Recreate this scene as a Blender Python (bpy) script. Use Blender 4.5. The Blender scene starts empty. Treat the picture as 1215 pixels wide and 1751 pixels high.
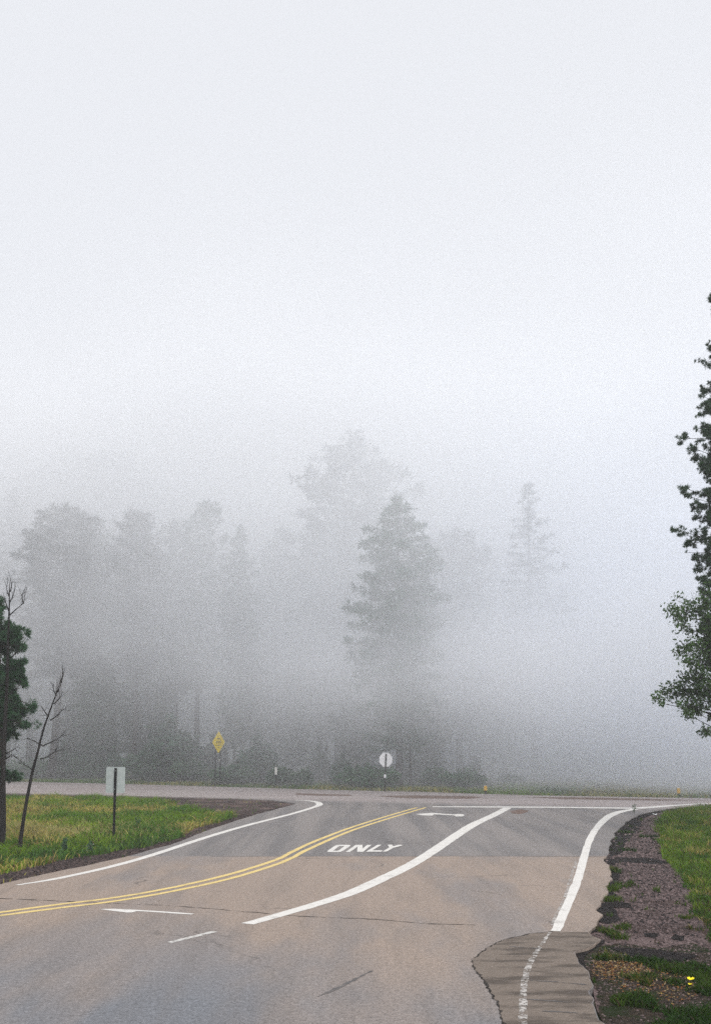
import bpy, bmesh, math, random
import numpy as np
from mathutils import Vector
from mathutils.geometry import tessellate_polygon

# ------------------------------------------------------------------ camera, sky, sun, exposure
SC = bpy.context.scene
COL = SC.collection
F, HOR, CAMH = 1700.0, 1270.0, 3.0          # focal length in photo pixels, horizon row, eye height
CY = 1064.0                                 # row of the optical axis: the lens is shifted up a little
TH = math.atan((HOR - CY) / F)
cam_d = bpy.data.cameras.new("camera")
cam = bpy.data.objects.new("camera", cam_d)
COL.objects.link(cam)
cam.location = (0, 0, CAMH)
cam.rotation_euler = (math.pi / 2 + TH, 0, 0)
cam_d.sensor_fit = 'VERTICAL'
cam_d.sensor_height = 36.0
cam_d.lens = F / 1751.0 * 36.0
cam_d.shift_y = (CY - 875.5) / 1751.0
cam_d.clip_start = 0.1
cam_d.clip_end = 3000
SC.camera = cam

SUN_EL, SUN_ROT = math.radians(52), math.radians(150)
world = bpy.data.worlds.new("World")
SC.world = world
world.use_nodes = True
wt = world.node_tree
for n in list(wt.nodes):
    wt.nodes.remove(n)
w_out = wt.nodes.new("ShaderNodeOutputWorld")
w_bg = wt.nodes.new("ShaderNodeBackground")
w_sky = wt.nodes.new("ShaderNodeTexSky")
w_sky.sky_type = 'NISHITA'
w_sky.sun_disc = False
w_sky.sun_elevation = SUN_EL
w_sky.sun_rotation = SUN_ROT
w_sky.air_density = 1.0
w_sky.dust_density = 4.0
w_bw = wt.nodes.new("ShaderNodeRGBToBW")
w_mix = wt.nodes.new("ShaderNodeMix")
w_mix.data_type = 'RGBA'
w_mix.inputs[0].default_value = 0.9           # overcast: the blue of the clear sky is nearly gone
w_mix.inputs[7].default_value = (6.1, 6.2, 6.45, 1)
wt.links.new(w_sky.outputs[0], w_mix.inputs[6])
wt.links.new(w_mix.outputs[2], w_bg.inputs[0])
w_bg.inputs[1].default_value = 0.075
wt.links.new(w_bg.outputs[0], w_out.inputs[0])

sun_d = bpy.data.lights.new("sun", 'SUN')
sun_d.energy = 1.12
sun_d.angle = math.radians(50)
sun_d.color = (1.0, 0.985, 0.955)
sun = bpy.data.objects.new("sun", sun_d)
COL.objects.link(sun)
sun.rotation_euler = (math.pi / 2 - SUN_EL, 0, math.pi - SUN_ROT)
sun.location = (0, -20, 60)

SC.view_settings.view_transform = 'Standard'
SC.view_settings.look = 'None'
SC.view_settings.gamma = 1
SC.view_settings.exposure = 1.0
SC.render.engine = 'CYCLES'
SC.cycles.use_denoising = False
SC.cycles.max_bounces = 26
SC.cycles.diffuse_bounces = 3
SC.cycles.volume_bounces = 24
SC.cycles.volume_step_rate = 1.0
SC.cycles.transparent_max_bounces = 16

HAZE_DENSITY = 0.0014

# ------------------------------------------------------------------ pixels of the photograph to places on the ground
def ray(u, v):
    a, b = (u - 607.5) / F, -(v - CY) / F
    return np.array([a, math.cos(TH) - b * math.sin(TH), math.sin(TH) + b * math.cos(TH)])

def gp(u, v, z=0.0):
    d = ray(u, v)
    t = (z - CAMH) / d[2]
    return np.array([d[0] * t, d[1] * t, z])

def at_y(u, v, y):
    d = ray(u, v)
    t = y / d[1]
    return np.array([d[0] * t, y, CAMH + d[2] * t])

# ------------------------------------------------------------------ noise on numpy arrays
_tab = np.random.RandomState(5).rand(256, 256)
def vnoise(x, y, seed=0):
    x = np.asarray(x, float) + seed * 17.3
    y = np.asarray(y, float) + seed * 9.1
    xi, yi = np.floor(x).astype(int), np.floor(y).astype(int)
    fx, fy = x - xi, y - yi
    fx, fy = fx * fx * (3 - 2 * fx), fy * fy * (3 - 2 * fy)
    g = lambda a, b: _tab[a % 256, b % 256]
    return (g(xi, yi) * (1 - fx) + g(xi + 1, yi) * fx) * (1 - fy) + (g(xi, yi + 1) * (1 - fx) + g(xi + 1, yi + 1) * fx) * fy

def fbm(x, y, seed=0, o=4):
    s, a, n = 0.0, 0.5, 0.0
    for k in range(o):
        s = s + a * vnoise(np.asarray(x) * 2 ** k, np.asarray(y) * 2 ** k, seed + k)
        n += a
        a *= 0.5
    return s / n

def inside(P, poly):
    x, y = P[:, 0], P[:, 1]
    r = np.zeros(len(P), bool)
    n = len(poly)
    j = n - 1
    for i in range(n):
        xi, yi = poly[i][0], poly[i][1]
        xj, yj = poly[j][0], poly[j][1]
        c = ((yi > y) != (yj > y)) & (x < (xj - xi) * (y - yi) / ((yj - yi) or 1e-9) + xi)
        r ^= c
        j = i
    return r

# ------------------------------------------------------------------ objects
def tag(o, label=None, cat=None, group=None, kind=None):
    if label: o["label"] = label
    if cat: o["category"] = cat
    if group: o["group"] = group
    if kind: o["kind"] = kind
    return o

def empty(name, loc=(0, 0, 0), rz=0.0):
    o = bpy.data.objects.new(name, None)
    COL.objects.link(o)
    o.location = loc
    o.rotation_euler = (0, 0, rz)
    o.empty_display_size = 0.2
    return o

def link_mesh(name, me, mat=None, parent=None):
    o = bpy.data.objects.new(name, me)
    COL.objects.link(o)
    if mat: me.materials.append(mat)
    if parent: o.parent = parent
    return o

def mesh(name, verts, faces, mat=None, parent=None, smooth=False):
    me = bpy.data.meshes.new(name)
    me.from_pydata([tuple(map(float, v)) for v in verts], [], [tuple(map(int, f)) for f in faces])
    me.update()
    if smooth:
        me.polygons.foreach_set("use_smooth", [True] * len(me.polygons))
    return link_mesh(name, me, mat, parent)

def trimesh(name, V, T, mat=None, parent=None, cols=None):
    V = np.ascontiguousarray(V, np.float32)
    T = np.ascontiguousarray(T, np.int32)
    me = bpy.data.meshes.new(name)
    me.vertices.add(len(V))
    me.vertices.foreach_set("co", V.ravel())
    me.loops.add(len(T) * 3)
    me.loops.foreach_set("vertex_index", T.ravel())
    me.polygons.add(len(T))
    me.polygons.foreach_set("loop_start", np.arange(0, len(T) * 3, 3, dtype=np.int32))
    me.update(calc_edges=True)
    if cols is not None:
        a = me.color_attributes.new("tint", 'FLOAT_COLOR', 'POINT')
        c = np.ones((len(V), 4), np.float32)
        c[:, :3] = cols
        a.data.foreach_set("color", c.ravel())
    me.validate()
    return link_mesh(name, me, mat, parent)

class MB:
    """collects simple solids into one mesh"""
    def __init__(s): s.v, s.f = [], []
    def add(s, v, f):
        b = len(s.v)
        s.v += [tuple(map(float, p)) for p in v]
        s.f += [tuple(i + b for i in q) for q in f]
    def box(s, c, d, rz=0.0):
        cx, cy, cz = c
        ca, sa = math.cos(rz), math.sin(rz)
        v = []
        for z in (-1, 1):
            for x, y in ((-1, -1), (1, -1), (1, 1), (-1, 1)):
                px, py = x * d[0] / 2, y * d[1] / 2
                v.append((cx + px * ca - py * sa, cy + px * sa + py * ca, cz + z * d[2] / 2))
        s.add(v, [(3, 2, 1, 0), (4, 5, 6, 7), (0, 1, 5, 4), (1, 2, 6, 5), (2, 3, 7, 6), (3, 0, 4, 7)])
    def tube(s, pts, rad, n=6):
        pts = [Vector(p) for p in pts]
        rings = []
        for i, p in enumerate(pts):
            d = (pts[min(i + 1, len(pts) - 1)] - pts[max(i - 1, 0)]).normalized()
            up = Vector((0, 0, 1)) if abs(d.z) < 0.9 else Vector((1, 0, 0))
            a = d.cross(up).normalized()
            b = d.cross(a).normalized()
            r = rad[i] if hasattr(rad, '__len__') else rad
            rings.append([p + (a * math.cos(2 * math.pi * k / n) + b * math.sin(2 * math.pi * k / n)) * r for k in range(n)])
        v = [q for r in rings for q in r]
        f = []
        for i in range(len(pts) - 1):
            for k in range(n):
                f.append((i * n + k, i * n + (k + 1) % n, (i + 1) * n + (k + 1) % n, (i + 1) * n + k))
        f.append(tuple(range(n))[::-1])
        f.append(tuple((len(pts) - 1) * n + k for k in range(n)))
        s.add(v, f)
    def plate(s, outline, y0, y1):
        """outline in x,z extruded along y"""
        n = len(outline)
        v = [(x, y0, z) for x, z in outline] + [(x, y1, z) for x, z in outline]
        f = [tuple(range(n)), tuple(range(2 * n - 1, n - 1, -1))]
        f += [(i, i + n, (i + 1) % n + n, (i + 1) % n) for i in range(n)]
        s.add(v, f)
    def build(s, name, mat, parent=None, smooth=False):
        return mesh(name, s.v, s.f, mat, parent, smooth)

def copy_tree(o, parent=None):
    c = o.copy()
    COL.objects.link(c)
    c.parent = parent
    for ch in [k for k in bpy.data.objects if k.parent == o]:
        copy_tree(ch, c)
    return c

# ------------------------------------------------------------------ materials
class NT:
    def __init__(s, name):
        s.m = bpy.data.materials.new(name)
        s.m.use_nodes = True
        s.t = s.m.node_tree
        for n in list(s.t.nodes): s.t.nodes.remove(n)
        s.out = s.n("ShaderNodeOutputMaterial")
    def n(s, kind, **kw):
        x = s.t.nodes.new(kind)
        for k, v in kw.items(): setattr(x, k, v)
        return x
    def set(s, sock, v):
        if isinstance(v, bpy.types.NodeSocket): s.t.links.new(v, sock)
        elif v is not None: sock.default_value = v
    def math(s, op, a, b=None, c=None, clamp=False):
        x = s.n("ShaderNodeMath", operation=op, use_clamp=clamp)
        s.set(x.inputs[0], a); s.set(x.inputs[1], b); s.set(x.inputs[2], c)
        return x.outputs[0]
    def mr(s, v, a, b, c=0.0, d=1.0, smooth=True):
        x = s.n("ShaderNodeMapRange", interpolation_type='SMOOTHSTEP' if smooth else 'LINEAR')
        for i, q in enumerate((v, a, b, c, d)): s.set(x.inputs[i], q)
        return x.outputs[0]
    def mix(s, f, a, b):
        x = s.n("ShaderNodeMix", data_type='RGBA')
        s.set(x.inputs[0], f); s.set(x.inputs[6], a); s.set(x.inputs[7], b)
        return x.outputs[2]
    def obj(s): return s.n("ShaderNodeTexCoord").outputs["Object"]
    def xyz(s, v):
        x = s.n("ShaderNodeSeparateXYZ")
        s.t.links.new(v, x.inputs[0])
        return x.outputs
    def noise(s, vec, scale, detail=4, rough=0.55, dim='3D'):
        x = s.n("ShaderNodeTexNoise")
        s.set(x.inputs["Vector"], vec)
        x.inputs["Scale"].default_value = scale
        x.inputs["Detail"].default_value = detail
        x.inputs["Roughness"].default_value = rough
        return x.outputs["Fac"]
    def mapping(s, vec, scale=(1, 1, 1), rot=(0, 0, 0), loc=(0, 0, 0)):
        x = s.n("ShaderNodeMapping")
        s.t.links.new(vec, x.inputs[0])
        x.inputs[1].default_value = loc; x.inputs[2].default_value = rot; x.inputs[3].default_value = scale
        return x.outputs[0]
    def bump(s, h, strength=0.3, dist=0.02):
        x = s.n("ShaderNodeBump")
        x.inputs["Strength"].default_value = strength
        x.inputs["Distance"].default_value = dist
        s.t.links.new(h, x.inputs["Height"])
        return x.outputs[0]
    def bsdf(s, col, rough=0.8, metal=0.0, spec=0.3, normal=None):
        x = s.n("ShaderNodeBsdfPrincipled")
        s.set(x.inputs["Base Color"], col); s.set(x.inputs["Roughness"], rough)
        x.inputs["Metallic"].default_value = metal
        x.inputs["Specular IOR Level"].default_value = spec
        if normal is not None: s.t.links.new(normal, x.inputs["Normal"])
        return x.outputs[0]
    def done(s, sh):
        s.t.links.new(sh, s.out.inputs[0])
        return s.m

def C(r, g, b): return (r, g, b, 1)

def mat_asphalt():
    m = NT("asphalt")
    p = m.obj()
    X = m.xyz(p)
    warm, cool = C(.285, .222, .180), C(.160, .166, .182)
    run = m.mapping(p, (0.45, 0.13, 1), (0, 0, math.radians(24)))
    big = m.noise(run, 0.62, 4, .6)
    bigm = m.mr(big, .40, .62)
    near = m.mr(X[1], 16.5, 10.5)                                  # a cooler, darker tone comes in towards the near end
    bl = m.math('ADD', m.math('MULTIPLY', bigm, .7), m.math('MULTIPLY_ADD', near, .58, -.18), clamp=True)
    lane = m.noise(m.mapping(p, (1.7, .22, 1), (0, 0, math.radians(22))), 1.0, 4, .6)
    col = m.mix(bl, warm, cool)
    col = m.mix(m.mr(lane, .40, .70, 0, .28), col, C(.125, .108, .098))
    # the resurfaced length beyond the seam is greyer
    wob = m.math('MULTIPLY', m.math('SUBTRACT', m.noise(p, .5), .5), .5)
    far = m.mr(m.math('ADD', X[1], wob), SEAM_Y - .12, SEAM_Y + .12)
    tracks = m.noise(m.mapping(p, (1.1, .06, 1), (0, 0, math.radians(-14))), .9, 3)
    grey = m.mix(m.mr(tracks, .38, .62), C(.150, .139, .136), C(.215, .193, .182))
    col = m.mix(far, col, grey)
    # pale worn surface of the through road
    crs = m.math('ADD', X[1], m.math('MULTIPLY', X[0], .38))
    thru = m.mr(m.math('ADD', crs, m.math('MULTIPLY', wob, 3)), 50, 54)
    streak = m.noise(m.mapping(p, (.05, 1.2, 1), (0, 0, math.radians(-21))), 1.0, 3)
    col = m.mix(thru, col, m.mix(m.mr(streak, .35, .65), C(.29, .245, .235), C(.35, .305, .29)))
    # aggregate speckle
    sp = m.noise(p, 38, 3, .7)
    sp2 = m.noise(p, 9, 3, .7)
    k = m.math('ADD', m.mr(sp, .25, .75, .48, 1.50, False), m.math('ADD', m.mr(sp2, .3, .7, -.12, .12, False), m.mr(m.noise(p, 17, 2, .6), .3, .7, -.2, .2, False)))
    sc = m.n("ShaderNodeVectorMath", operation='SCALE')
    m.set(sc.inputs[0], col); m.set(sc.inputs[3], k)
    # fine cracks
    vor = m.n("ShaderNodeTexVoronoi", feature='DISTANCE_TO_EDGE')
    wv = m.n("ShaderNodeVectorMath", operation='ADD')
    ns = m.n("ShaderNodeTexNoise"); ns.inputs["Scale"].default_value = 1.4; ns.inputs["Detail"].default_value = 5
    m.set(ns.inputs["Vector"], p)
    m.set(wv.inputs[0], p); m.set(wv.inputs[1], ns.outputs["Color"])
    m.set(vor.inputs["Vector"], wv.outputs[0]); vor.inputs["Scale"].default_value = .22
    ck = m.math('MULTIPLY', m.mr(vor.outputs["Distance"], .009, .0, 0, 1), m.mr(m.noise(p, .25), .5, .62))
    col2 = m.mix(m.math('MULTIPLY', ck, .6), sc.outputs[0], C(.035, .032, .03))
    rough = m.mr(big, .3, .7, .62, .82, False)
    return m.done(m.bsdf(col2, rough, 0, .35, m.bump(sp, .35, .01)))

def mat_speckle(name, a, b, sc=30, rough=.9, big=None, bigcol=None, bumps=.5, bd=.02, stretch=None):
    m = NT(name)
    p = m.obj()
    q = m.mapping(p, stretch) if stretch else p
    col = m.mix(m.mr(m.noise(q, sc, 4, .7), .33, .67), a, b)
    if big:
        col = m.mix(m.mr(m.noise(q, big, 4, .6), .45, .62), col, bigcol)
    return m.done(m.bsdf(col, rough, 0, .04, m.bump(m.noise(p, sc * .6, 4, .7), bumps, bd)))

def mat_paint(name, col, worn, dirt=C(.16, .14, .12)):
    m = NT(name)
    p = m.obj()
    d = m.mix(m.mr(m.noise(p, 3.1, 5, .65), .5, .75, 0, .4), col, dirt)
    d = m.mix(m.mr(m.noise(p, 24, 3, .7), .55, .8, 0, .35), d, dirt)
    sh = m.bsdf(d, .6, 0, .3)
    w = m.mr(m.math('ADD', m.math('MULTIPLY', m.noise(p, 7, 5, .75), .7), m.math('MULTIPLY', m.noise(p, 34, 3, .7), .3)), worn - .06, worn + .05)
    tr = m.n("ShaderNodeBsdfTransparent")
    mx = m.n("ShaderNodeMixShader")
    m.set(mx.inputs[0], w); m.set(mx.inputs[1], tr.outputs[0]); m.set(mx.inputs[2], sh)
    return m.done(mx.outputs[0])

def mat_leaf(name, dark, light, trans=.25, rough=.6, attr=False, obj_noise=.5):
    m = NT(name)
    if attr:
        a = m.n("ShaderNodeAttribute", attribute_name="tint")
        col = a.outputs["Color"]
    else:
        g = m.n("ShaderNodeNewGeometry")
        f = m.math('ADD', m.math('MULTIPLY', g.outputs["Random Per Island"], .6),
                   m.math('MULTIPLY', m.mr(m.noise(m.obj(), obj_noise, 3), .35, .65), .4))
        col = m.mix(f, dark, light)
    b = m.bsdf(col, rough, 0, .12)
    t = m.n("ShaderNodeBsdfTranslucent")
    m.set(t.inputs[0], col)
    mx = m.n("ShaderNodeMixShader")
    mx.inputs[0].default_value = trans
    m.set(mx.inputs[1], b); m.set(mx.inputs[2], t.outputs[0])
    return m.done(mx.outputs[0])

def mat_bark(name, a, b):
    m = NT(name)
    p = m.obj()
    q = m.mapping(p, (6, 6, 1.2))
    n = m.noise(q, 1.6, 5, .65)
    return m.done(m.bsdf(m.mix(m.mr(n, .35, .65), a, b), .9, 0, .15, m.bump(n, .6, .03)))

def mat_plain(name, col, col2, sc=6, rough=.6, metal=0.0, spec=.25):
    m = NT(name)
    p = m.obj()
    return m.done(m.bsdf(m.mix(m.mr(m.noise(p, sc, 5, .65), .4, .7), col, col2), rough, metal, spec))

SEAM_Y = gp(700, 1464)[1]
M = {}
M['asphalt'] = mat_asphalt()
M['patch'] = mat_speckle("patched_asphalt", C(.145, .120, .101), C(.225, .186, .157), 26, .85, 1.5, C(.098, .082, .070), .6, .02, (.62, 1.7, 1))
M['crack'] = mat_speckle("crack_filler", C(.02, .019, .018), C(.06, .052, .046), 14)
M['tar'] = mat_speckle("tar_stain", C(.10, .098, .10), C(.16, .145, .138), 9)
M['rust'] = mat_speckle("red_cinder_dust", C(.13, .085, .068), C(.20, .15, .13), 3)
M['white'] = mat_paint("white_road_paint", C(.68, .655, .615), .355)
M['whitew'] = mat_paint("worn_white_road_paint", C(.50, .47, .44), .515)
M['whited'] = mat_paint("faded_white_road_paint", C(.55, .53, .50), .44)
M['yellow'] = mat_paint("yellow_road_paint", C(.70, .53, .20), .40)
M['cinder'] = mat_speckle("cinder_soil", C(.028, .022, .022), C(.085, .062, .058), 9, .95, .8, C(.12, .085, .075), .9, .06)
M['gravel'] = mat_speckle("shoulder_gravel", C(.075, .052, .050), C(.20, .15, .145), 16, .95, 1.1, C(.055, .038, .034), .9, .05)
M['hollow_shade'] = mat_speckle("painted_hollow_shade", C(.006, .006, .006), C(.03, .025, .024), 12, .9)  # near black, painted for shade in the hollows of the asphalt edge
M['soil'] = mat_speckle("verge_soil", C(.022, .022, .014), C(.07, .055, .038), 6, .95, .9, C(.028, .04, .015), .9, .06)
M['floor'] = mat_speckle("forest_floor", C(.07, .085, .03), C(.24, .20, .12), 1.3, .95, .22, C(.09, .13, .05), .6, .08)
M['grass'] = mat_leaf("grass_blades", None, None, .3, .6, True)
M['needles_near'] = mat_leaf("pine_needles_near", C(.014, .040, .018), C(.055, .115, .045), .15)
M['needles'] = mat_leaf("pine_needles_green", C(.025, .075, .045), C(.08, .165, .09), .15, .7, False, .25)
M['needles_grey'] = mat_leaf("pine_needles_grey", C(.03, .05, .048), C(.08, .105, .095), .15, .7, False, .25)
M['oak'] = mat_leaf("oak_leaves", C(.016, .050, .012), C(.095, .18, .04), .25, .5)
M['bush'] = mat_leaf("bush_leaves", C(.030, .085, .045), C(.11, .21, .10), .2, .6, False, 1.2)
M['bark'] = mat_bark("pine_bark", C(.014, .011, .010), C(.05, .038, .031))
M['dead'] = mat_bark("dead_bark", C(.008, .007, .007), C(.026, .022, .020))
M['alu'] = mat_plain("bare_aluminium", C(.42, .47, .46), C(.50, .54, .53), 7, .55, .25)
M['signback'] = mat_plain("pale_sign_back", C(.90, .90, .91), C(.82, .83, .85), 7, .5, 0)
M['post'] = mat_plain("dark_steel_post", C(.008, .008, .008), C(.016, .015, .014), 9, .85, 0, .05)
M['signyellow'] = mat_plain("yellow_sign_face", C(.98, .73, .004), C(.95, .69, .004), 5, .45)
M['black'] = mat_plain("black_lettering", C(.04, .03, .01), C(.07, .05, .02), 5, .6)
M['plastic_yellow'] = mat_plain("amber_marker", C(.72, .42, .05), C(.62, .36, .05), 6, .5)
M['plastic_white'] = mat_plain("pale_marker", C(.72, .70, .66), C(.60, .58, .55), 6, .5)
M['petal'] = mat_plain("yellow_petal", C(.90, .78, .01), C(.85, .68, .01), 20, .5)
M['petalw'] = mat_plain("pale_petal", C(.75, .72, .62), C(.62, .60, .50), 20, .5)
M['stalk'] = mat_plain("weed_stalk", C(.02, .04, .012), C(.05, .07, .02), 10, .7)
M['litter'] = mat_plain("white_paper", C(.75, .77, .76), C(.62, .66, .66), 10, .7)

# ------------------------------------------------------------------ ground, roads
def rough_line(pts, step=.35, amp=.05, seed=0, closed=False):
    pts = [np.array(p, float) for p in pts]
    out, s = [], 0.0
    n = len(pts)
    for i in range(n if closed else n - 1):
        a, b = pts[i], pts[(i + 1) % n]
        d = b - a
        L = np.linalg.norm(d[:2])
        k = max(1, min(60, int(L / step)))
        nrm = np.array([-d[1], d[0], 0]) / max(L, 1e-6)
        for j in range(k):
            t = j / k
            q = s + t * L
            o = (float(fbm(q * 1.7, seed * 3.7, seed, 4)) - .5) * 2 * amp
            out.append(a + d * t + nrm * (o if amp else 0))
        s += L
    if not closed: out.append(pts[-1])
    return out

def sheet(name, outline, z, mat, parent=None, skirt=0.0):
    vs = [Vector((float(p[0]), float(p[1]), 0.0)) for p in outline]
    tri = tessellate_polygon([vs])
    v = [(p.x, p.y, z) for p in vs]
    f = []
    for t in tri:
        a, b, c = (vs[i] for i in t)
        f.append(tuple(t) if (b - a).cross(c - a).z > 0 else tuple(t)[::-1])
    if skirt:
        n = len(v)
        v += [(p.x, p.y, z - skirt) for p in vs]
        f += [(i, (i + 1) % n, (i + 1) % n + n, i + n) for i in range(n)]
    return mesh(name, v, f, mat, parent)

# asphalt edges read along the photograph
L_NEAR = [(0, 1512), (74, 1495), (148, 1480), (222, 1463), (296, 1443), (346, 1423), (395, 1406), (444, 1391), (490, 1379), (506, 1374)]
L_BACK = [(464, 1368), (395, 1365), (296, 1362.5), (197, 1360), (0, 1356)]
FAR = [(0, 1336), (197, 1340), (395, 1345.7), (600, 1351.6), (705, 1353.5), (807, 1357), (915, 1360), (1215, 1365)]
R_EDGE = [(1177, 1379), (1140, 1383), (1097, 1391), (1070, 1405), (1053, 1422), (1041, 1446), (1037, 1465), (1032, 1470), (1046, 1490),
          (1037, 1517), (1040, 1531), (1025, 1545), (1017, 1553), (1026, 1562), (1023, 1576), (1007, 1594), (1030, 1606), (984, 1627),
          (991, 1640), (1005, 1661), (1012, 1681), (1018, 1716), (1035, 1751)]
l_near = [gp(*p) for p in L_NEAR]
l_back = [gp(*p) for p in L_BACK]
far_e = [gp(*p) for p in FAR]
r_edge = [gp(*p) for p in R_EDGE]
l_tail = [np.array(p, float) for p in ((-17, -18, 0), (-14.5, -4, 0), (-12, 6, 0), (-9.6, 15, 0))]
r_tail = [np.array(p, float) for p in ((2.3, 9.0, 0), (1.2, 7.0, 0), (-1.2, 3.5, 0), (-4, -3, 0), (-7, -18, 0))]
xl, xr = -170.0, 120.0
far_l = far_e[0] + (xl - far_e[0][0]) * np.array([1, -.43, 0])
near_l = l_back[-1] + (xl - l_back[-1][0]) * np.array([1, -.43, 0])
far_r = far_e[-1] + (xr - far_e[-1][0]) * np.array([1, -.20, 0])
near_r = r_edge[0] + (xr - r_edge[0][0]) * np.array([1, -.16, 0])
left_edge = rough_line(l_tail + l_near, .35, .06, 1) + rough_line(l_back, .5, .06, 2)
right_edge = rough_line(r_edge, .14, .12, 3)[:-1] + rough_line([r_edge[-1]] + r_tail, .4, .05, 4)
far_edge = rough_line(far_e, .6, .10, 5)
outline = left_edge + [near_l, far_l] + far_edge + [far_r, near_r] + right_edge
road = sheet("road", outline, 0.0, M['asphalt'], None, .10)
tag(road, kind="structure")
road["label"] = "two lane asphalt road curving up to a junction in fog"

# ground as one sheet
gx = np.concatenate([np.linspace(-245, -42, 60), np.linspace(-40, 40, 161), np.linspace(42, 245, 60)])
gy = np.concatenate([np.linspace(-24, -1, 12), np.linspace(0, 120, 241), np.linspace(122, 300, 70)])
GX, GY = np.meshgrid(gx, gy)
crs = GY + .45 * GX
beyond = np.clip((crs - 64) / 12, 0, 1)
GZ = -.12 + .30 * beyond * (fbm(GX * .12, GY * .12, 3) - .35) * 2
V = np.stack([GX.ravel(), GY.ravel(), GZ.ravel()], 1)
nx, ny = len(gx), len(gy)
ii, jj = np.meshgrid(np.arange(nx - 1), np.arange(ny - 1))
a = (jj * nx + ii).ravel()
T = np.concatenate([np.stack([a, a + 1, a + nx + 1], 1), np.stack([a, a + nx + 1, a + nx], 1)])
ground = trimesh("ground", V, T, M['floor'])
ground.data.polygons.foreach_set("use_smooth", [True] * len(ground.data.polygons))
tag(ground, kind="structure")
def ground_z(x, y):
    b = np.clip((y + .45 * x - 64) / 12, 0, 1)
    return -.12 + .30 * b * (fbm(np.asarray(x) * .12, np.asarray(y) * .12, 3) - .35) * 2

# red cinder verge on the left, gravel shoulder and grassy soil on the right
left_soil = l_tail + l_near + l_back + [near_l, np.array([xl, 60, 0]), np.array([-60, -18, 0])]
in_ = lambda P: [p for p in P]
cin = sheet("verge_cinders", in_(left_soil), -.05, M['cinder'])
tag(cin, kind="structure")
SH = [(1200, 1380), (1150, 1385), (1130, 1392), (1121, 1408), (1128, 1442), (1142, 1473), (1162, 1494), (1176, 1524), (1179, 1558),
      (1206, 1580), (1225, 1620), (1240, 1680), (1250, 1751)]
sh = [gp(u, v, -.05) for u, v in SH]
shoulder = sheet("gravel_shoulder", rough_line(r_edge, .3, 0)[::-1] + rough_line(sh, .3, .15, 8)[::1] + [np.array([6, 7, 0]), np.array([3, -10, 0]), np.array([-7, -18, 0])] + r_tail[::-1][1:], -.045, M['gravel'])
tag(shoulder, kind="structure")
right_soil = [near_r, np.array([110, -18, 0]), np.array([3, -18, 0]), np.array([6, 7, 0])] + sh[::-1]
rs = sheet("verge_soil", right_soil, -.055, M['soil'])
tag(rs, kind="structure")

# ------------------------------------------------------------------ road markings: parts of the road
def smooth_path(P, n=10):
    P = [np.array(p, float) for p in P]
    P = [2 * P[0] - P[1]] + P + [2 * P[-1] - P[-2]]
    out = []
    for i in range(1, len(P) - 2):
        p0, p1, p2, p3 = P[i - 1:i + 3]
        for j in range(n):
            t = j / n
            out.append(.5 * (2 * p1 + (p2 - p0) * t + (2 * p0 - 5 * p1 + 4 * p2 - p3) * t * t + (3 * p1 - p0 - 3 * p2 + p3) * t ** 3))
    out.append(P[-2])
    return out

def ribbon(name, px, width, mat, z=.004, n=10, world=False, seed=0, wob=.012):
    path = smooth_path(px if world else [gp(*p) for p in px], n)
    v, f = [], []
    for i, p in enumerate(path):
        d = path[min(i + 1, len(path) - 1)] - path[max(i - 1, 0)]
        d = d / (np.linalg.norm(d) + 1e-9)
        s = np.array([-d[1], d[0], 0])
        w = width if not hasattr(width, '__len__') else np.interp(i / (len(path) - 1), np.linspace(0, 1, len(width)), width)
        j1, j2 = ((float(vnoise(i * .9, seed + k, 7)) - .5) * 2 * wob for k in (.3, 4.7))
        v += [p + s * (w / 2 + j1), p - s * (w / 2 + j2)]
        if i: f.append((2 * i - 2, 2 * i - 1, 2 * i + 1, 2 * i))
    v = [(q[0], q[1], z) for q in v]
    return mesh(name, v, f, mat, road)

# double yellow centre line
ribbon("centre_line", [(-160, 1580), (-60, 1568.5), (0, 1560.5), (99, 1547), (197, 1535), (296, 1517.5), (395, 1494.5), (470, 1471), (500, 1456.5), (534, 1440.5), (600, 1415), (671, 1392.8), (712, 1381)], .15, M['yellow'], seed=1)
ribbon("centre_line", [(-160, 1586), (-60, 1573.5), (0, 1566), (99, 1553), (197, 1541), (296, 1524), (395, 1502), (470, 1479), (500, 1466.5), (534, 1449), (602, 1420), (671, 1397.6), (727, 1381)], .15, M['yellow'], seed=2)
# white lane line between the turning lane and the through lane
ribbon("lane_line", [(423, 1580), (480, 1564), (533, 1548.5), (600, 1526.5), (660, 1499.5), (700, 1480), (736, 1458), (773, 1433), (808, 1410.5), (842, 1394.5), (867, 1381.5)], [.24, .26, .30, .34, .34, .34, .36, .40, .40, .38], M['white'], seed=3)
# left edge line bending round into the through road, and its worn run along that road
ribbon("edge_line", [(30, 1513.6), (100, 1502), (190, 1482), (262, 1461.7), (346, 1434), (420, 1412), (494, 1393), (533, 1381.5), (546, 1376), (541, 1371.5), (523, 1369), (504, 1368)], [.10, .2, .22, .24, .24, .24, .24, .26, .32, .34, .30, .24], M['white'], seed=4)
ribbon("edge_line", [(466, 1364.6), (395, 1362.2), (296, 1359.5), (197, 1356.7), (99, 1354.7), (0, 1352.5), (-120, 1350)], .26, M['whitew'], seed=5)
# stop line
ribbon("stop_line", [(739, 1379.6), (850, 1380), (960, 1380.6), (1085, 1382.2)], [.5, .8, .8, .8], M['white'], seed=6)
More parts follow.
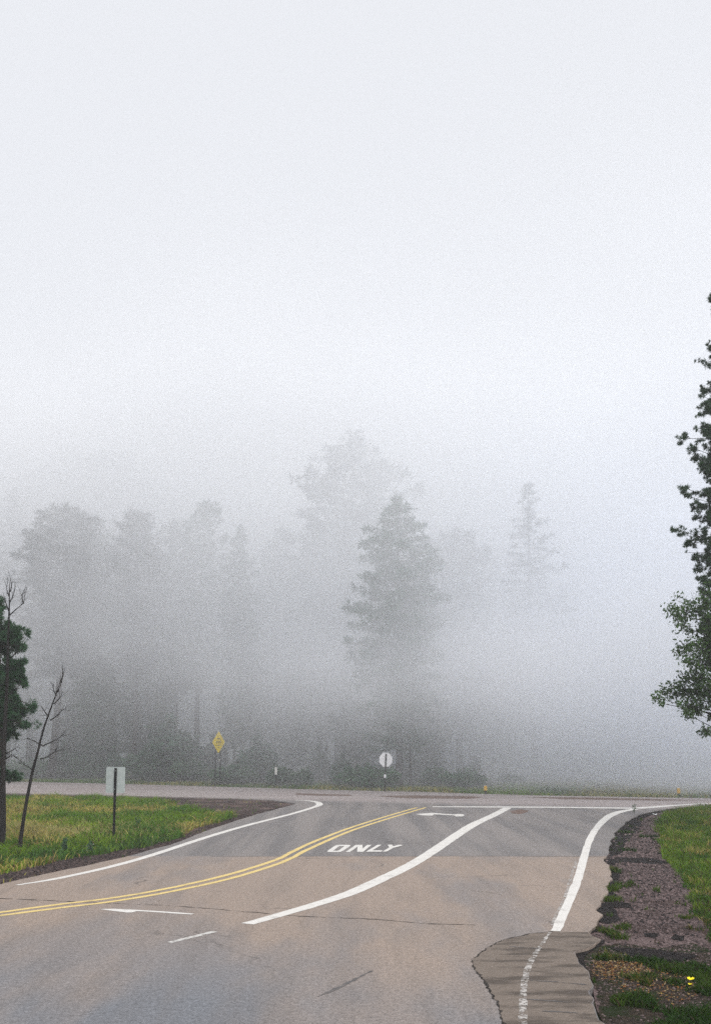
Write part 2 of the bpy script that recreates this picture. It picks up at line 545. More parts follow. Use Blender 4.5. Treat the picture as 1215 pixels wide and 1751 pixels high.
# right edge line flaring round the corner
ribbon("edge_line", [(949.5, 1592.5), (967.5, 1551.7), (984.5, 1510.8), (996, 1473), (1005, 1442.5), (1018.6, 1416.8), (1039, 1397), (1060, 1388), (1086, 1383.5)], [.16, .17, .19, .20, .21, .24, .34, .42, .4], M['white'], .005, seed=7)
ribbon("edge_line", [(1084, 1382.3), (1110, 1380.6), (1141, 1378.2), (1179, 1375.6), (1230, 1373)], [.8, .7, .55, .4, .35], M['white'], .006, seed=8)
# worn older lines
ribbon("worn_edge_line", [(940, 1595), (925, 1616), (912, 1636), (899, 1664.5), (894, 1700), (893, 1751), (896, 1800)], [.05, .06, .075, .085, .09, .085, .08], M['whitew'], .009, seed=9)
ribbon("worn_edge_line", [(984, 1473), (974, 1506), (965, 1536), (950, 1566), (944, 1583)], .07, M['whitew'], .003, seed=10)
ribbon("worn_dash", [(290, 1612), (330, 1602), (367, 1593)], .115, M['whited'], seed=11)

def flat(name, polys, mat, z=.004, org=(0, 0), sc=1.0):
    v, f = [], []
    for k, poly in enumerate(polys):
        vs = [Vector(tuple(gp(org[0] + x / sc, org[1] + y / sc))) for x, y in poly]
        b = len(v)
        v += [(p.x, p.y, z + .0012 * k) for p in vs]
        for t in tessellate_polygon([vs]):
            a, q, c = (vs[i] for i in t)
            t = tuple(t) if (q - a).cross(c - a).z > 0 else tuple(t)[::-1]
            f.append(tuple(i + b for i in t))
    return mesh(name, v, f, mat, road)

O1 = [(146, 272), (165, 256), (240, 204), (268, 191), (300, 189), (430, 189), (448, 194), (440, 206), (352, 264), (325, 277), (300, 281), (165, 281), (150, 279)]
OI = [(222, 265), (288, 215), (310, 204), (362, 204), (368, 207), (300, 258), (278, 266)]
ring = O1 + [O1[0]]
def ring_poly(outer, inner):
    return outer + [outer[0]] + [inner[0]] + inner[::-1]
word = [ring_poly(O1, OI),
        [(385, 281), (440, 281), (572, 190), (515, 190)], [(542, 189), (602, 189), (612, 281), (532, 281)], [(556, 281), (612, 281), (722, 190), (664, 190)],
        [(646, 281), (702, 281), (852, 190), (796, 190)], [(690, 281), (846, 281), (868, 263), (700, 263)],
        [(862, 281), (916, 281), (1012, 226), (955, 222)], [(928, 190), (988, 190), (1012, 226), (950, 226)], [(1116, 192), (1112, 204), (1018, 230), (975, 222), (1062, 192)]]
flat("word_marking", word, M['white'], .004, (540, 1420), 7.594)
flat("turn_arrow", [[(120, 135), (200, 128), (290, 122), (325, 124), (420, 132), (520, 139), (560, 133), (615, 137), (632, 146), (610, 158), (540, 160), (522, 148), (420, 142), (320, 137), (290, 150), (205, 148)]],
     M['white'], .004, (690, 1370), 6.075)
flat("turn_arrow", [[(150, 94), (250, 92), (380, 98), (500, 105), (640, 114), (770, 124), (745, 129), (640, 123), (500, 113), (395, 107), (365, 116), (330, 116), (240, 106)]],
     M['white'], .004, (130, 1530), 3.797)
# cracks, seams, tar, dust
ribbon("crack", [(-60, 1534), (0, 1536.5), (60, 1539), (125, 1542), (200, 1545), (300, 1549.5), (420, 1559), (500, 1566), (560, 1569), (640, 1572), (720, 1579), (812, 1582)], [.01, .02, .035, .03, .012, .022, .03, .012, .02, .022, .028, .01], M['crack'], .003, seed=12, wob=.035)
ribbon("seam", [(360, 1464.5), (500, 1464), (690, 1464), (860, 1464), (1034, 1465)], [.03, .05, .05, .06, .08], M['tar'], .0025, seed=13, wob=.03)
ribbon("tar_streak", [(543, 1704), (570, 1693), (600, 1678), (636, 1660)], [.02, .055, .05, .02], M['tar'], .003, seed=14, wob=.02)
PATCH = [(948, 1594), (905, 1597), (868, 1605), (840, 1618), (820, 1632), (808, 1644), (808, 1656), (818, 1668), (828, 1680), (834, 1696), (848, 1716), (856, 1736), (862, 1765), (880, 1800)]
pat_l = rough_line([gp(*p) for p in PATCH], .05, .05, 9)
pat_r = [q + np.array([-.012, 0, 0]) for q in right_edge if q[1] < gp(0, 1592)[1] and q[1] > gp(0, 1800)[1]]
sheet("asphalt_patch", pat_l + pat_r[::-1], .004, M['patch'], road)
cp = smooth_path(pat_l, 1)
ribbon("patch_crack", [p for p in cp], [.004, .010, .004, .011, .016, .008, .016, .022, .006, .022, .008, .02, .014], M['crack'], .0075, 1, True, 15, .03)
for k, (pts, w) in enumerate((([(870, 1619), (900, 1621), (935, 1624)], .05), ([(905, 1677), (940, 1679), (985, 1683), (1008, 1685)], .05),
                              ([(890, 1709), (940, 1712), (985, 1716)], .04), ([(925, 1730), (960, 1731), (1000, 1734)], .04))):
    ribbon("patch_crack", pts, [.01, w, .02, w, .01], M['tar'], .0078, 8, False, 20 + k, .02)
def blob(name, pts, mat, z, seed):
    return sheet(name, rough_line([gp(*p) for p in pts], .25, .10, seed, True), z, mat, road)
blob("dust_streak", [(640, 1361.5), (700, 1360), (800, 1361.3), (830, 1363), (800, 1366), (700, 1365)], M['rust'], .002, 31)
blob("dust_streak", [(505, 1356.5), (600, 1359), (600, 1361), (540, 1360.5), (505, 1359)], M['rust'], .002, 32)
blob("dust_streak", [(900, 1363), (1000, 1363.5), (1200, 1368.5), (1120, 1369), (960, 1366.5)], M['rust'], .002, 33)
blob("dust_streak", [(870, 1387), (890, 1384), (905, 1386), (890, 1392), (874, 1391)], M['rust'], .002, 34)

# black sheets paint shaded hollows and dark crumbs along the broken asphalt edge
DARK = []
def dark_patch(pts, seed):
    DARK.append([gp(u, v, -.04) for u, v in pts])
    o = sheet("hollow_shade_sheet", rough_line([gp(u, v, -.04) for u, v in pts], .12, .05, seed, True), -.036 + .001 * (seed % 5), M['hollow_shade'])
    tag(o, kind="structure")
def off_dark(q):
    k = np.zeros(len(q), bool)
    for d in DARK: k |= inside(q, d)
    return np.where(k, .04, 1.0)
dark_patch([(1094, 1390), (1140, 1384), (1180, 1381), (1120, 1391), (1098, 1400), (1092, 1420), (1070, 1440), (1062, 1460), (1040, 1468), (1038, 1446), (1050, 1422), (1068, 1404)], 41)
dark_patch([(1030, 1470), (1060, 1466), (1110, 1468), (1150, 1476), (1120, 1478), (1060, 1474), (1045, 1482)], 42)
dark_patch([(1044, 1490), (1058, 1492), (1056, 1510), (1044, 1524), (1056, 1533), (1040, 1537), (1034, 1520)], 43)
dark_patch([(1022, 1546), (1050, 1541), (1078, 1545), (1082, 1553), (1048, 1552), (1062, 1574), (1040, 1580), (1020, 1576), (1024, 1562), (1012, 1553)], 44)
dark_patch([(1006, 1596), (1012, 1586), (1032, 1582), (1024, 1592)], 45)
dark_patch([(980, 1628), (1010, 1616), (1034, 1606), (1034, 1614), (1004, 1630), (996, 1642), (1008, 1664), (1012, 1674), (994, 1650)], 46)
near_soil = sheet("shaded_soil", rough_line([gp(u, v, -.042) for u, v in [(985, 1632), (1010, 1618), (1060, 1612), (1120, 1622), (1180, 1612), (1260, 1640), (1290, 1800), (1060, 1800), (1035, 1751), (1018, 1716), (1010, 1681), (1003, 1661)]], .2, .12, 61, True), -.0415, mat_speckle("shaded_leaf_soil", C(.012, .011, .009), C(.06, .045, .034), 20, .95, 2.2, C(.018, .026, .010), .9, .04))  # dark leafy soil, its colour also carrying the shade over this corner
tag(near_soil, kind="structure")
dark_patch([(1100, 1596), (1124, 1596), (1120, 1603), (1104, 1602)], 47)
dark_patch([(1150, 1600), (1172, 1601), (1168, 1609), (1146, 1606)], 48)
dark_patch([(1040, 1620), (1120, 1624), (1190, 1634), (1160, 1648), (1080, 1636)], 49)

# ------------------------------------------------------------------ grass, pebbles, leaves: ground cover nobody could count
def scatter(poly, n, rng, dens=None):
    P = np.array([p[:2] for p in poly])
    lo, hi = P.min(0), P.max(0)
    out = []
    got = 0
    while got < n:
        q = lo + rng.rand(n * 2, 2) * (hi - lo)
        q = q[inside(q, poly)]
        if dens is not None: q = q[rng.rand(len(q)) < dens(q)]
        out.append(q)
        got += len(q)
    return np.concatenate(out)[:n]

def blades(name, pos, z, h, w, colfn, rng, lean=.9, mat=None):
    n = len(pos)
    az = rng.rand(n) * 2 * np.pi
    fx, fy = np.cos(az), np.sin(az)
    ln = lean * (0.2 + rng.rand(n)) * h
    la = rng.rand(n) * 2 * np.pi
    dx, dy = np.cos(la) * ln, np.sin(la) * ln
    base = np.stack([pos[:, 0], pos[:, 1], z], 1)
    side = np.stack([fx * w / 2, fy * w / 2, np.zeros(n)], 1)
    mid = base + np.stack([dx * .3, dy * .3, h * .55], 1)
    tip = base + np.stack([dx, dy, h * (1 - .25 * rng.rand(n))], 1)
    V = np.stack([base - side, base + side, mid - side * .8, mid + side * .8, tip], 1).reshape(-1, 3)
    i = np.arange(n)[:, None] * 5
    T = np.concatenate([i + [0, 1, 3], i + [0, 3, 2], i + [2, 3, 4]])
    c = colfn(pos, rng)
    cols = np.repeat(c, 5, 0)
    return trimesh(name, V, T, mat or M['grass'], None, cols)

def grass_tint(pos, rng, dry=.35, dark=.0, fs=.55, seed=0):
    n = len(pos)
    g1 = np.array([.045, .135, .008]); g2 = np.array([.17, .285, .014]); y = np.array([.40, .36, .09]); b = np.array([.13, .085, .045])
    t = fbm(pos[:, 0] * fs, pos[:, 1] * fs, 11 + seed)[:, None]
    d = np.clip((fbm(pos[:, 0] * fs * .8, pos[:, 1] * fs * .45, 21 + seed) - (.62 - dry * .4)) * 5, 0, 1)
    c = g1 + (g2 - g1) * np.clip((t - .3) * 2.2 + .25 * (rng.rand(n, 1) - .5), 0, 1)
    pick = (rng.rand(n) < d * .75)[:, None]
    c = np.where(pick, y * (.6 + .6 * rng.rand(n, 1)), c)
    c = np.where((rng.rand(n, 1) < .06), b, c)
    return c * (1 - dark)

rng = np.random.RandomState(3)
GL_B = [(-200, 1540), (-60, 1508), (0, 1494), (49, 1482), (99, 1470), (148, 1462), (197, 1453), (247, 1447), (296, 1434), (346, 1413), (385, 1401)]
GL_T = [(400, 1396), (346, 1388), (296, 1377), (260, 1371), (222, 1367), (123, 1367), (0, 1364), (-300, 1362)]
gl = rough_line([gp(*p) for p in GL_B], .5, .35, 51) + rough_line([gp(*p) for p in GL_T], .8, .8, 52)
def gl_near_edge(q):
    return np.clip(.35 + 1.3 * (fbm(q[:, 0] * .6, q[:, 1] * .6, 4) - .25), .25, 1)
pos = scatter(gl, 150000, rng, gl_near_edge)
h = .07 + .50 * fbm(pos[:, 0] * 1.3, pos[:, 1] * 1.3, 6) ** 1.6 * (.3 + 1.2 * rng.rand(len(pos)))
def left_tint(p, r):
    c = grass_tint(p, r, .44) * np.array([1.18, 1.08, 1.2])
    # the dry straw patch round the foot of the bare saplings
    q = gp(60, 1430)
    s = np.exp(-(((p[:, 0] - q[0]) / 3.2) ** 2 + ((p[:, 1] - q[1] - 1) / 2.2) ** 2))
    k = (r.rand(len(p)) < s * .8)[:, None]
    c = np.where(k, np.array([.42, .37, .14]) * (.7 + .5 * r.rand(len(p), 1)), c)
    # lusher strip towards the road
    e = gp(100, 1462)
    dd = np.clip(1 - np.abs(p[:, 1] - (e[1] + (p[:, 0] - e[0]) * 1.55)) / 2.5, 0, 1)
    k = (r.rand(len(p)) < dd * .8)[:, None]
    return np.where(k, np.array([.05, .115, .02]) * (.7 + .7 * r.rand(len(p), 1)), c)
o = blades("grass", pos, np.full(len(pos), -.06), h, .022 + .02 * rng.rand(len(pos)), left_tint, rng)
tag(o, "green and straw coloured grass on the verge inside the bend", "grass", None, "stuff")
# thin grass creeping out on the cinders
pos = scatter(left_soil[:-3] + [np.array([-60, 60, 0]), np.array([-60, 5, 0])], 6000, rng, lambda q: np.clip((fbm(q[:, 0] * .8, q[:, 1] * .8, 14) - .5) * 3, 0, 1))
o = blades("grass", pos, np.full(len(pos), -.055), .06 + .14 * rng.rand(len(pos)), .02 + .01 * rng.rand(len(pos)), lambda p, r: grass_tint(p, r, .5, .1), rng)
tag(o, "sparse grass creeping over the dark cinders", "grass", None, "stuff")

# right verge
SHG = [(1176, 1383), (1150, 1388), (1132, 1394), (1122, 1408), (1128, 1442), (1142, 1473), (1162, 1494), (1178, 1524), (1184, 1558), (1206, 1580), (1228, 1620), (1245, 1680), (1255, 1760)]
gr = rough_line([gp(*p) for p in SHG], .4, .22, 55) + [np.array([12, 8, 0]), np.array([30, 20, 0]), np.array([38, 44.4, 0]), gp(1230, 1377)]
pos = scatter(gr, 210000, rng, lambda q: np.clip(14.0 / np.maximum(q[:, 0], 3), .25, 1))
h = .06 + .38 * fbm(pos[:, 0] * 1.1, pos[:, 1] * 1.1, 16) ** 1.4 * (.3 + 1.1 * rng.rand(len(pos))) * np.clip((pos[:, 1] - 5) / 22, .45, 1.15)
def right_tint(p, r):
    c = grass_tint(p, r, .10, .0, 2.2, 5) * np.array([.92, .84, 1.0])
    k = np.clip((24 - p[:, 1]) / 9, 0, 1)[:, None]                      # foreground shade put into the grass tint, deepest nearest the viewer
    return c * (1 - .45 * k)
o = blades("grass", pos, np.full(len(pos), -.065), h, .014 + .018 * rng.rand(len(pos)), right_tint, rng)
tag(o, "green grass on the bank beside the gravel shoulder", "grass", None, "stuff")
# weeds creeping over the gravel
shp = [gp(*p) for p in R_EDGE[3:]] + [gp(1040, 1790)] + [gp(1262, 1790)] + [gp(*p) for p in SHG[::-1][1:-2]]
def weed_d(q):
    n = fbm(q[:, 0] * 2.4, q[:, 1] * 1.7, 24)
    near = np.clip((14.6 - q[:, 1]) / 1.6, 0, 1)
    edge = np.clip(1 - np.abs(q[:, 0] - np.interp(q[:, 1], [10, 14, 20, 27, 34, 40], [2.9, 3.4, 4.9, 6.9, 9.1, 11.3])) / .35, 0, 1)
    return np.clip((n - .70) * 1.0 + near * (n - .40) * 2.0 + edge * (n - .56) * 1.2, 0, 1) * np.maximum(off_dark(q), .15)
pos = scatter(shp, 13000, rng, weed_d)
h = .03 + .10 * rng.rand(len(pos)) + .03 * (pos[:, 1] > 20)
o = blades("weeds", pos, np.full(len(pos), -.05), h, .012 + .018 * rng.rand(len(pos)), lambda p, r: grass_tint(p, r, .2, .62, .8, 9), rng, .9)
tag(o, "low dark weeds creeping over the gravel shoulder", "weeds", None, "stuff")

# pebbles and clods of the shoulder
def stones(name, pos, z, size, colfn, rng, flatten=.6):
    oct_v = np.array([[1, 0, 0], [-1, 0, 0], [0, 1, 0], [0, -1, 0], [0, 0, 1], [0, 0, -1]], float)
    oct_t = np.array([[0, 2, 4], [2, 1, 4], [1, 3, 4], [3, 0, 4], [2, 0, 5], [1, 2, 5], [3, 1, 5], [0, 3, 5]])
    n = len(pos)
    J = oct_v[None] * (0.55 + .8 * rng.rand(n, 6, 1)) * size[:, None, None]
    a = rng.rand(n) * 6.28
    ca, sa = np.cos(a)[:, None], np.sin(a)[:, None]
    X = J[:, :, 0] * ca - J[:, :, 1] * sa
    Y = J[:, :, 0] * sa + J[:, :, 1] * ca
    Z = J[:, :, 2] * flatten
    V = np.stack([X + pos[:, 0:1], Y + pos[:, 1:2], Z + z[:, None]], 2).reshape(-1, 3)
    T = (oct_t[None] + np.arange(n)[:, None, None] * 6).reshape(-1, 3)
    return trimesh(name, V, T, M['grass'], None, np.repeat(colfn(pos, rng), 6, 0))
def pebble_tint(p, r):
    n = len(p)
    a, b = np.array([.05, .036, .035]), np.array([.27, .20, .195])
    c = a + (b - a) * r.rand(n, 1) ** 1.4
    return np.where(r.rand(n, 1) < .12, np.array([.02, .018, .018]), c)
pos = scatter(shp, 30000, rng, lambda q: np.clip(.25 + 1.2 * (fbm(q[:, 0], q[:, 1], 33) - .3), .08, 1) * off_dark(q))
o = stones("pebbles", pos, np.full(len(pos), -.045), (.008 + .030 * rng.rand(len(pos)) ** 3) * np.clip(pos[:, 1] / 16, .8, 2.2), pebble_tint, rng)
tag(o, "pinkish grey pebbles and clods of the road shoulder", "gravel", None, "stuff")
ls = [gp(*p) for p in L_NEAR] + [gp(*p) for p in L_BACK] + [gp(*p) for p in GL_T[::-1]] + [gp(*p) for p in GL_B[::-1]]
ls = [gp(u, v) for u, v in L_NEAR] + [gp(385, 1396), gp(346, 1413), gp(296, 1434), gp(197, 1453), gp(99, 1470), gp(0, 1494)]
pos = scatter(ls, 9000, rng)
o = stones("cinders", pos, np.full(len(pos), -.05), .015 + .04 * rng.rand(len(pos)) ** 3, lambda p, r: np.array([.03, .022, .022]) + np.array([.13, .095, .085]) * r.rand(len(p), 1) ** 2, rng)
tag(o, "dark red cinders along the asphalt edge", "cinders", None, "stuff")
# fallen leaves near the foreground
LV = [gp(1008, 1640), gp(1100, 1640), gp(1170, 1660), gp(1200, 1700), gp(1150, 1715), gp(1060, 1690), gp(1010, 1664)]
pos = np.concatenate([scatter(LV, 900, rng), scatter([gp(1010, 1640), gp(1085, 1642), gp(1120, 1660), gp(1030, 1668)], 800, rng)])
n = len(pos)
az, tl = rng.rand(n) * 6.28, (rng.rand(n, 3) - .5) * .03
s = .010 + .014 * rng.rand(n)
c0 = np.stack([pos[:, 0], pos[:, 1], np.full(n, -.028) + .02 * rng.rand(n)], 1)
u = np.stack([np.cos(az), np.sin(az), (rng.rand(n) - .5) * .8], 1) * s[:, None]
w_ = np.stack([-np.sin(az), np.cos(az), (rng.rand(n) - .5) * .8], 1) * s[:, None] * .55
V = np.stack([c0 - u, c0 + w_, c0 + u, c0 - w_ + tl * .3], 1).reshape(-1, 3)
i = np.arange(n)[:, None] * 4
T = np.concatenate([i + [0, 1, 2], i + [0, 2, 3]])
pal = np.array([[.26, .11, .03], [.32, .20, .06], [.16, .07, .035], [.40, .30, .16], [.10, .06, .04]])
o = trimesh("fallen_leaves", V, T, M['grass'], None, np.repeat(pal[rng.randint(0, 5, n)], 4, 0))
tag(o, "orange and brown fallen leaves on the dark soil of the shoulder", "leaves", None, "stuff")

# far verge
fv = [p + np.array([0, .2, 0]) for p in far_e] + [np.array([60, 62, 0]), np.array([-60, 118, 0]), np.array([-60, 92, 0])]
pos = scatter(fv, 70000, rng, lambda q: np.clip(1.2 - (q[:, 1] + .45 * q[:, 0] - 62) / 22, .15, 1) * np.clip(fbm(q[:, 0] * .3, q[:, 1] * .3, 41) * 1.8 - .3, .1, 1))
h = .15 + .45 * rng.rand(len(pos)) * fbm(pos[:, 0] * .25, pos[:, 1] * .25, 44)
o = blades("grass", pos, ground_z(pos[:, 0], pos[:, 1]) - .02, h, .04 + .04 * rng.rand(len(pos)), lambda p, r: grass_tint(p, r, .5, .15, .3, 3), rng)
tag(o, "rough grass between the through road and the pines", "grass", None, "stuff")

# ------------------------------------------------------------------ trees
def tufts(cen, axis, size, nb, bw, rng, spread=1.0):
    """needle tufts: nb narrow blades fanning out of every centre"""
    n = len(cen)
    d = rng.normal(size=(n, nb, 3)) * spread + axis[:, None, :] * 1.1
    d /= np.linalg.norm(d, axis=2, keepdims=True) + 1e-9
    L = size[:, None, None] * (.55 + .6 * rng.rand(n, nb, 1))
    sd = np.cross(d, rng.normal(size=(n, nb, 3)))
    sd /= np.linalg.norm(sd, axis=2, keepdims=True) + 1e-9
    b = cen[:, None, :] + d * L * .08
    sd = sd * bw * (.6 + .8 * rng.rand(n, nb, 1))
    V = np.stack([b - sd * .35, b + d * L * .55 + sd * .5, b + d * L, b + d * L * .5 - sd * .5], 2).reshape(-1, 3)
    i = np.arange(n * nb)[:, None] * 4
    T = np.concatenate([i + [0, 1, 2], i + [0, 2, 3]])
    return V, T

def make_pine(name, h, cb, prof, R, nl, tuft, nb, bw, seed, needles, tr=.26, droop=.12, jag=.35, bend=.0, density=1.0, stubs=6):
    """prof: list of (fraction down from the top of the crown, share of R)"""
    rng = np.random.RandomState(seed)
    mb = MB()
    ph = rng.rand() * 6
    ax = lambda z: np.array([bend * math.sin(z / h * 2.3 + ph) * h * .02, bend * math.cos(z / h * 1.9 + ph) * h * .02, z]) - np.array([bend * math.sin(ph) * h * .02, bend * math.cos(ph) * h * .02, 0])
    zs = np.linspace(0, 1, 12)
    mb.tube([ax(t * h * .985) - np.array([0, 0, .25 if t == 0 else 0]) for t in zs], [tr * (1.25 if t == 0 else 1.0) * (1 - t) ** .8 + .02 for t in zs], 8)
    xs, ys = [p[0] for p in prof], [p[1] for p in prof]
    cen, axs = [], []
    for i in range(nl):
        t = (i + rng.rand()) / nl                                 # 0 at the crown base, 1 at the top
        z = h * (cb + (1 - cb) * t)
        L = R * float(np.interp(1 - t, xs, ys)) * (1 - jag + jag * 1.6 * rng.rand())
        az = i * 2.399 + rng.rand() * .9
        rise = -droop + .75 * max(0, t - .55) + .18 * (rng.rand() - .5)
        curl = .18 * rng.rand()
        o0 = ax(z)
        pt = lambda s: o0 + np.array([math.cos(az + .12 * s) * L * s, math.sin(az + .12 * s) * L * s, L * (rise * s + curl * s * s)])
        mb.tube([pt(0), pt(.5), pt(.95)], [max(.015, L * .018), max(.01, L * .011), .008], 4)
        m = max(3, int(density * L / tuft * 3.2))
        s = .22 + .80 * rng.rand(m) ** .7
        P = np.array([pt(q) for q in s])
        lat = (rng.rand(m) - .5) * 2 * (.10 + .30 * (1 - s)) * L
        P += np.stack([-math.sin(az) * lat, math.cos(az) * lat, (rng.rand(m) - .4) * .14 * L + tuft * .3 * rng.rand(m)], 1)
        cen.append(P)
        a_ = np.tile([math.cos(az) * .6, math.sin(az) * .6, .45], (m, 1))
        axs.append(a_)
    # leader
    m = max(4, int(6 * density))
    P = np.array([ax(h * (1 - .05 * q)) for q in rng.rand(m)]) + rng.normal(size=(m, 3)) * tuft * .25
    cen.append(P); axs.append(np.tile([0, 0, 1.0], (m, 1)))
    for k in range(stubs):                                         # dead stubs under the crown
        z = h * cb * (.35 + .6 * rng.rand())
        az = rng.rand() * 6.28
        L = .4 + 1.1 * rng.rand()
        o0 = ax(z)
        mb.tube([o0, o0 + np.array([math.cos(az) * L, math.sin(az) * L, -.12 * L])], [.025, .008], 4)
    cen, axs = np.concatenate(cen), np.concatenate(axs)
    V, T = tufts(cen, axs, tuft * (.7 + .6 * rng.rand(len(cen))), nb, bw, rng)
    root = empty(name)
    mb.build("trunk", M['bark'], root, True)
    trimesh("crown", V, T, needles, root)
    return root

def place(root, x, y, h, h0, wide=1.0, rz=0.0):
    root.location = (x, y, float(ground_z(np.array([x]), np.array([y]))[0]) - .05)
    s = h / h0
    root.scale = (s * wide, s * wide, s)
    root.rotation_euler = (0, 0, rz)

PROF = {
 'tall': [(0, .10), (.04, .30), (.10, .55), (.17, .62), (.22, .85), (.30, 1.0), (.34, .62), (.40, .70), (.50, .85), (.62, .75), (.8, .8), (1, .5)],
 'dense': [(0, .08), (.05, .28), (.10, .45), (.16, .66), (.28, .86), (.45, 1.0), (.62, .95), (.8, .85), (1, .55)],
 'spire': [(0, .05), (.12, .22), (.24, .5), (.30, .36), (.42, .65), (.50, .55), (.65, .85), (.8, .8), (1, .9)],
 'round': [(0, .22), (.06, .55), (.15, .8), (.3, .95), (.5, 1.0), (.75, .85), (1, .55)],
 'ragged': [(0, .12), (.08, .5), (.15, .42), (.25, .8), (.38, .7), (.5, 1.0), (.7, .8), (1, .6)],
}
H0 = 24.0
PROTO = {
 'tall': make_pine("ponderosa_pine", H0, .30, PROF['tall'], 3.5, 140, .48, 10, .085, 11, M['needles_grey'], .34, .10, .55, 1, 1.0),
 'dense': make_pine("ponderosa_pine", H0, .13, PROF['dense'], 3.3, 230, .46, 9, .08, 12, M['needles'], .26, .16, .46, .5, 1.05),
 'spire': make_pine("spruce_tree", H0, .26, PROF['spire'], 2.9, 105, .40, 8, .07, 13, M['needles_grey'], .24, .16, .50, .4, .85),
 'round': make_pine("ponderosa_pine", H0, .38, PROF['round'], 3.4, 170, .50, 9, .085, 14, M['needles_grey'], .28, .06, .35, 1, 1.0),
 'ragged': make_pine("ponderosa_pine", H0, .32, PROF['ragged'], 3.0, 150, .48, 9, .08, 15, M['needles'], .25, .12, .5, .8, .95),
}
used = set()
def tree(u, v, D, kind, wide, label, group=None, rz=0.0):
    p = at_y(u, v, D)
    r = PROTO[kind]
    if kind in used: r = copy_tree(r)
    used.add(kind)
    for k in ("label", "category", "group"):
        if k in r: del r[k]
    place(r, p[0], D, p[2], H0, wide, rz)
    r["label"], r["category"] = label, "tree"
    if group: r["group"] = group
    return r

EDGE = "pines along the far side of the through road"
BACK = "pines fading out in the fog"
tree(679, 856, 69, 'dense', 1.12, "green bushy pine rising behind the stop sign, clearest of the fogged trees", EDGE, .4)
tree(582, 744, 85, 'tall', 1.2, "tallest pale pine, its ragged crown standing above all the others", EDGE, 2.4)
tree(904, 826, 76, 'spire', 1.3, "thin spire shaped conifer with sparse tiered branches and gaps", EDGE, 1.0)
tree(783, 912, 80, 'round', 1.15, "broad round topped pine between the green pine and the thin spire", EDGE, .3)
tree(345, 860, 84, 'ragged', 1.05, "pointed pine behind the yellow diamond sign", EDGE, 1.2)
tree(406, 902, 81, 'dense', .55, "slender pine just right of the pine behind the diamond sign", EDGE, 2.0)
tree(308, 897, 88, 'ragged', .8, "narrow pine filling the gap left of the diamond sign", EDGE, 4.0)
tree(240, 882, 82, 'round', .80, "brownish round crowned pine with a bare lower trunk behind the grey sign", EDGE, 2.2)
tree(104, 874, 83, 'round', 1.25, "wide bushy pine rising behind the leaning bare sapling", EDGE, 3.3)
tree(158, 892, 90, 'ragged', 1.0, "pine half hidden between the wide bushy pine and the brownish round one", EDGE, 5.1)
tree(32, 836, 94, 'spire', .85, "slim pale conifer above the near pine at the picture's edge", EDGE, 2.8)
tree(473, 906, 92, 'ragged', .95, "lone pale pine in the gap before the tallest pine", EDGE, .9)
tree(972, 1006, 84, 'round', .9, "low rounded pine fading at the foot of the thin spire", EDGE, 1.9)
tree(838, 940, 96, 'dense', .8, "pale pine close against the thin spire's left side", EDGE, 3.6)
tree(745, 950, 99, 'ragged', .9, "faint pine peering over the shoulder of the green pine", EDGE, 5.6)
tree(548, 900, 86, 'ragged', 1.0, "pale pine under the hanging bough of the tallest pine", EDGE, 4.6)
tree(700, 1000, 68.2, 'ragged', .7, "short second pine trunk close beside the stop sign", EDGE, 2.6)
for k, (u, v, D, kd, w) in enumerate(((138, 768, 112, 'tall', 1.1), (208, 784, 116, 'round', 1.0), (70, 815, 112, 'ragged', 1.1), (-40, 850, 104, 'tall', 1.0), (-95, 900, 98, 'round', 1.0),
        (505, 945, 112, 'round', 1.0), (640, 930, 112, 'tall', 1.0), (1003, 1040, 104, 'ragged', 1.1), (1092, 968, 118, 'spire', 1.3), (1055, 1050, 112, 'round', 1.0), (1145, 1010, 120, 'ragged', 1.2),
        (1210, 1040, 112, 'tall', 1.1), (1270, 1000, 108, 'round', 1.0), (280, 930, 108, 'tall', 1.0), (440, 960, 110, 'dense', .9), (880, 960, 116, 'tall', 1.0), (10, 930, 102, 'dense', 1.0))):
    tree(u, v, D, kd, w, "pale pine standing back in the fog behind the front row of pines", BACK, k * 1.7)
YG = "young pines between the tall trunks"
for k, (u, v, D, kd, w) in enumerate(((180, 1120, 84, 'dense', 1.5), (285, 1150, 90, 'ragged', 1.2), (430, 1120, 80, 'ragged', 1.3),
        (500, 1130, 82, 'dense', 1.4), (560, 1110, 86, 'ragged', 1.3), (610, 1150, 77, 'dense', 1.5), (650, 1120, 80, 'ragged', 1.3), (735, 1150, 76, 'dense', 1.4), (800, 1120, 84, 'ragged', 1.3), (860, 1140, 82, 'dense', 1.4),
        (243, 1150, 96, 'dense', 1.5), (134, 1165, 97, 'dense', 1.5), (20, 1060, 92, 'ragged', 1.3))):
    tree(u, v, D, kd, w, "short young pine in the fog between the tall trunks", YG, k * 2.3)
rr = random.Random(8)
for k in [q for q in range(34) if q < 20 or q % 3 == 0]:
    u = -180 + k * 47 + rr.uniform(-14, 14)
    D = rr.uniform(124, 175)
    p = at_y(u, 1300, D)
    zt = rr.uniform(17, 27)
    dd = at_y(u, 900, D)
    r = copy_tree(PROTO[['tall', 'round', 'ragged', 'dense'][k % 4]])
    for q in ("label", "category", "group"):
        if q in r: del r[q]
    place(r, p[0], D, zt, H0, rr.uniform(.9, 1.25), rr.uniform(0, 6.2))
    tag(r, "faint distant pine almost lost in the fog", "tree", "distant pines lost in the fog")
for r in [o for o in bpy.data.objects if o.type == 'EMPTY' and o.get("category") == "tree"]:
    if r.name.startswith("ponderosa"): pass

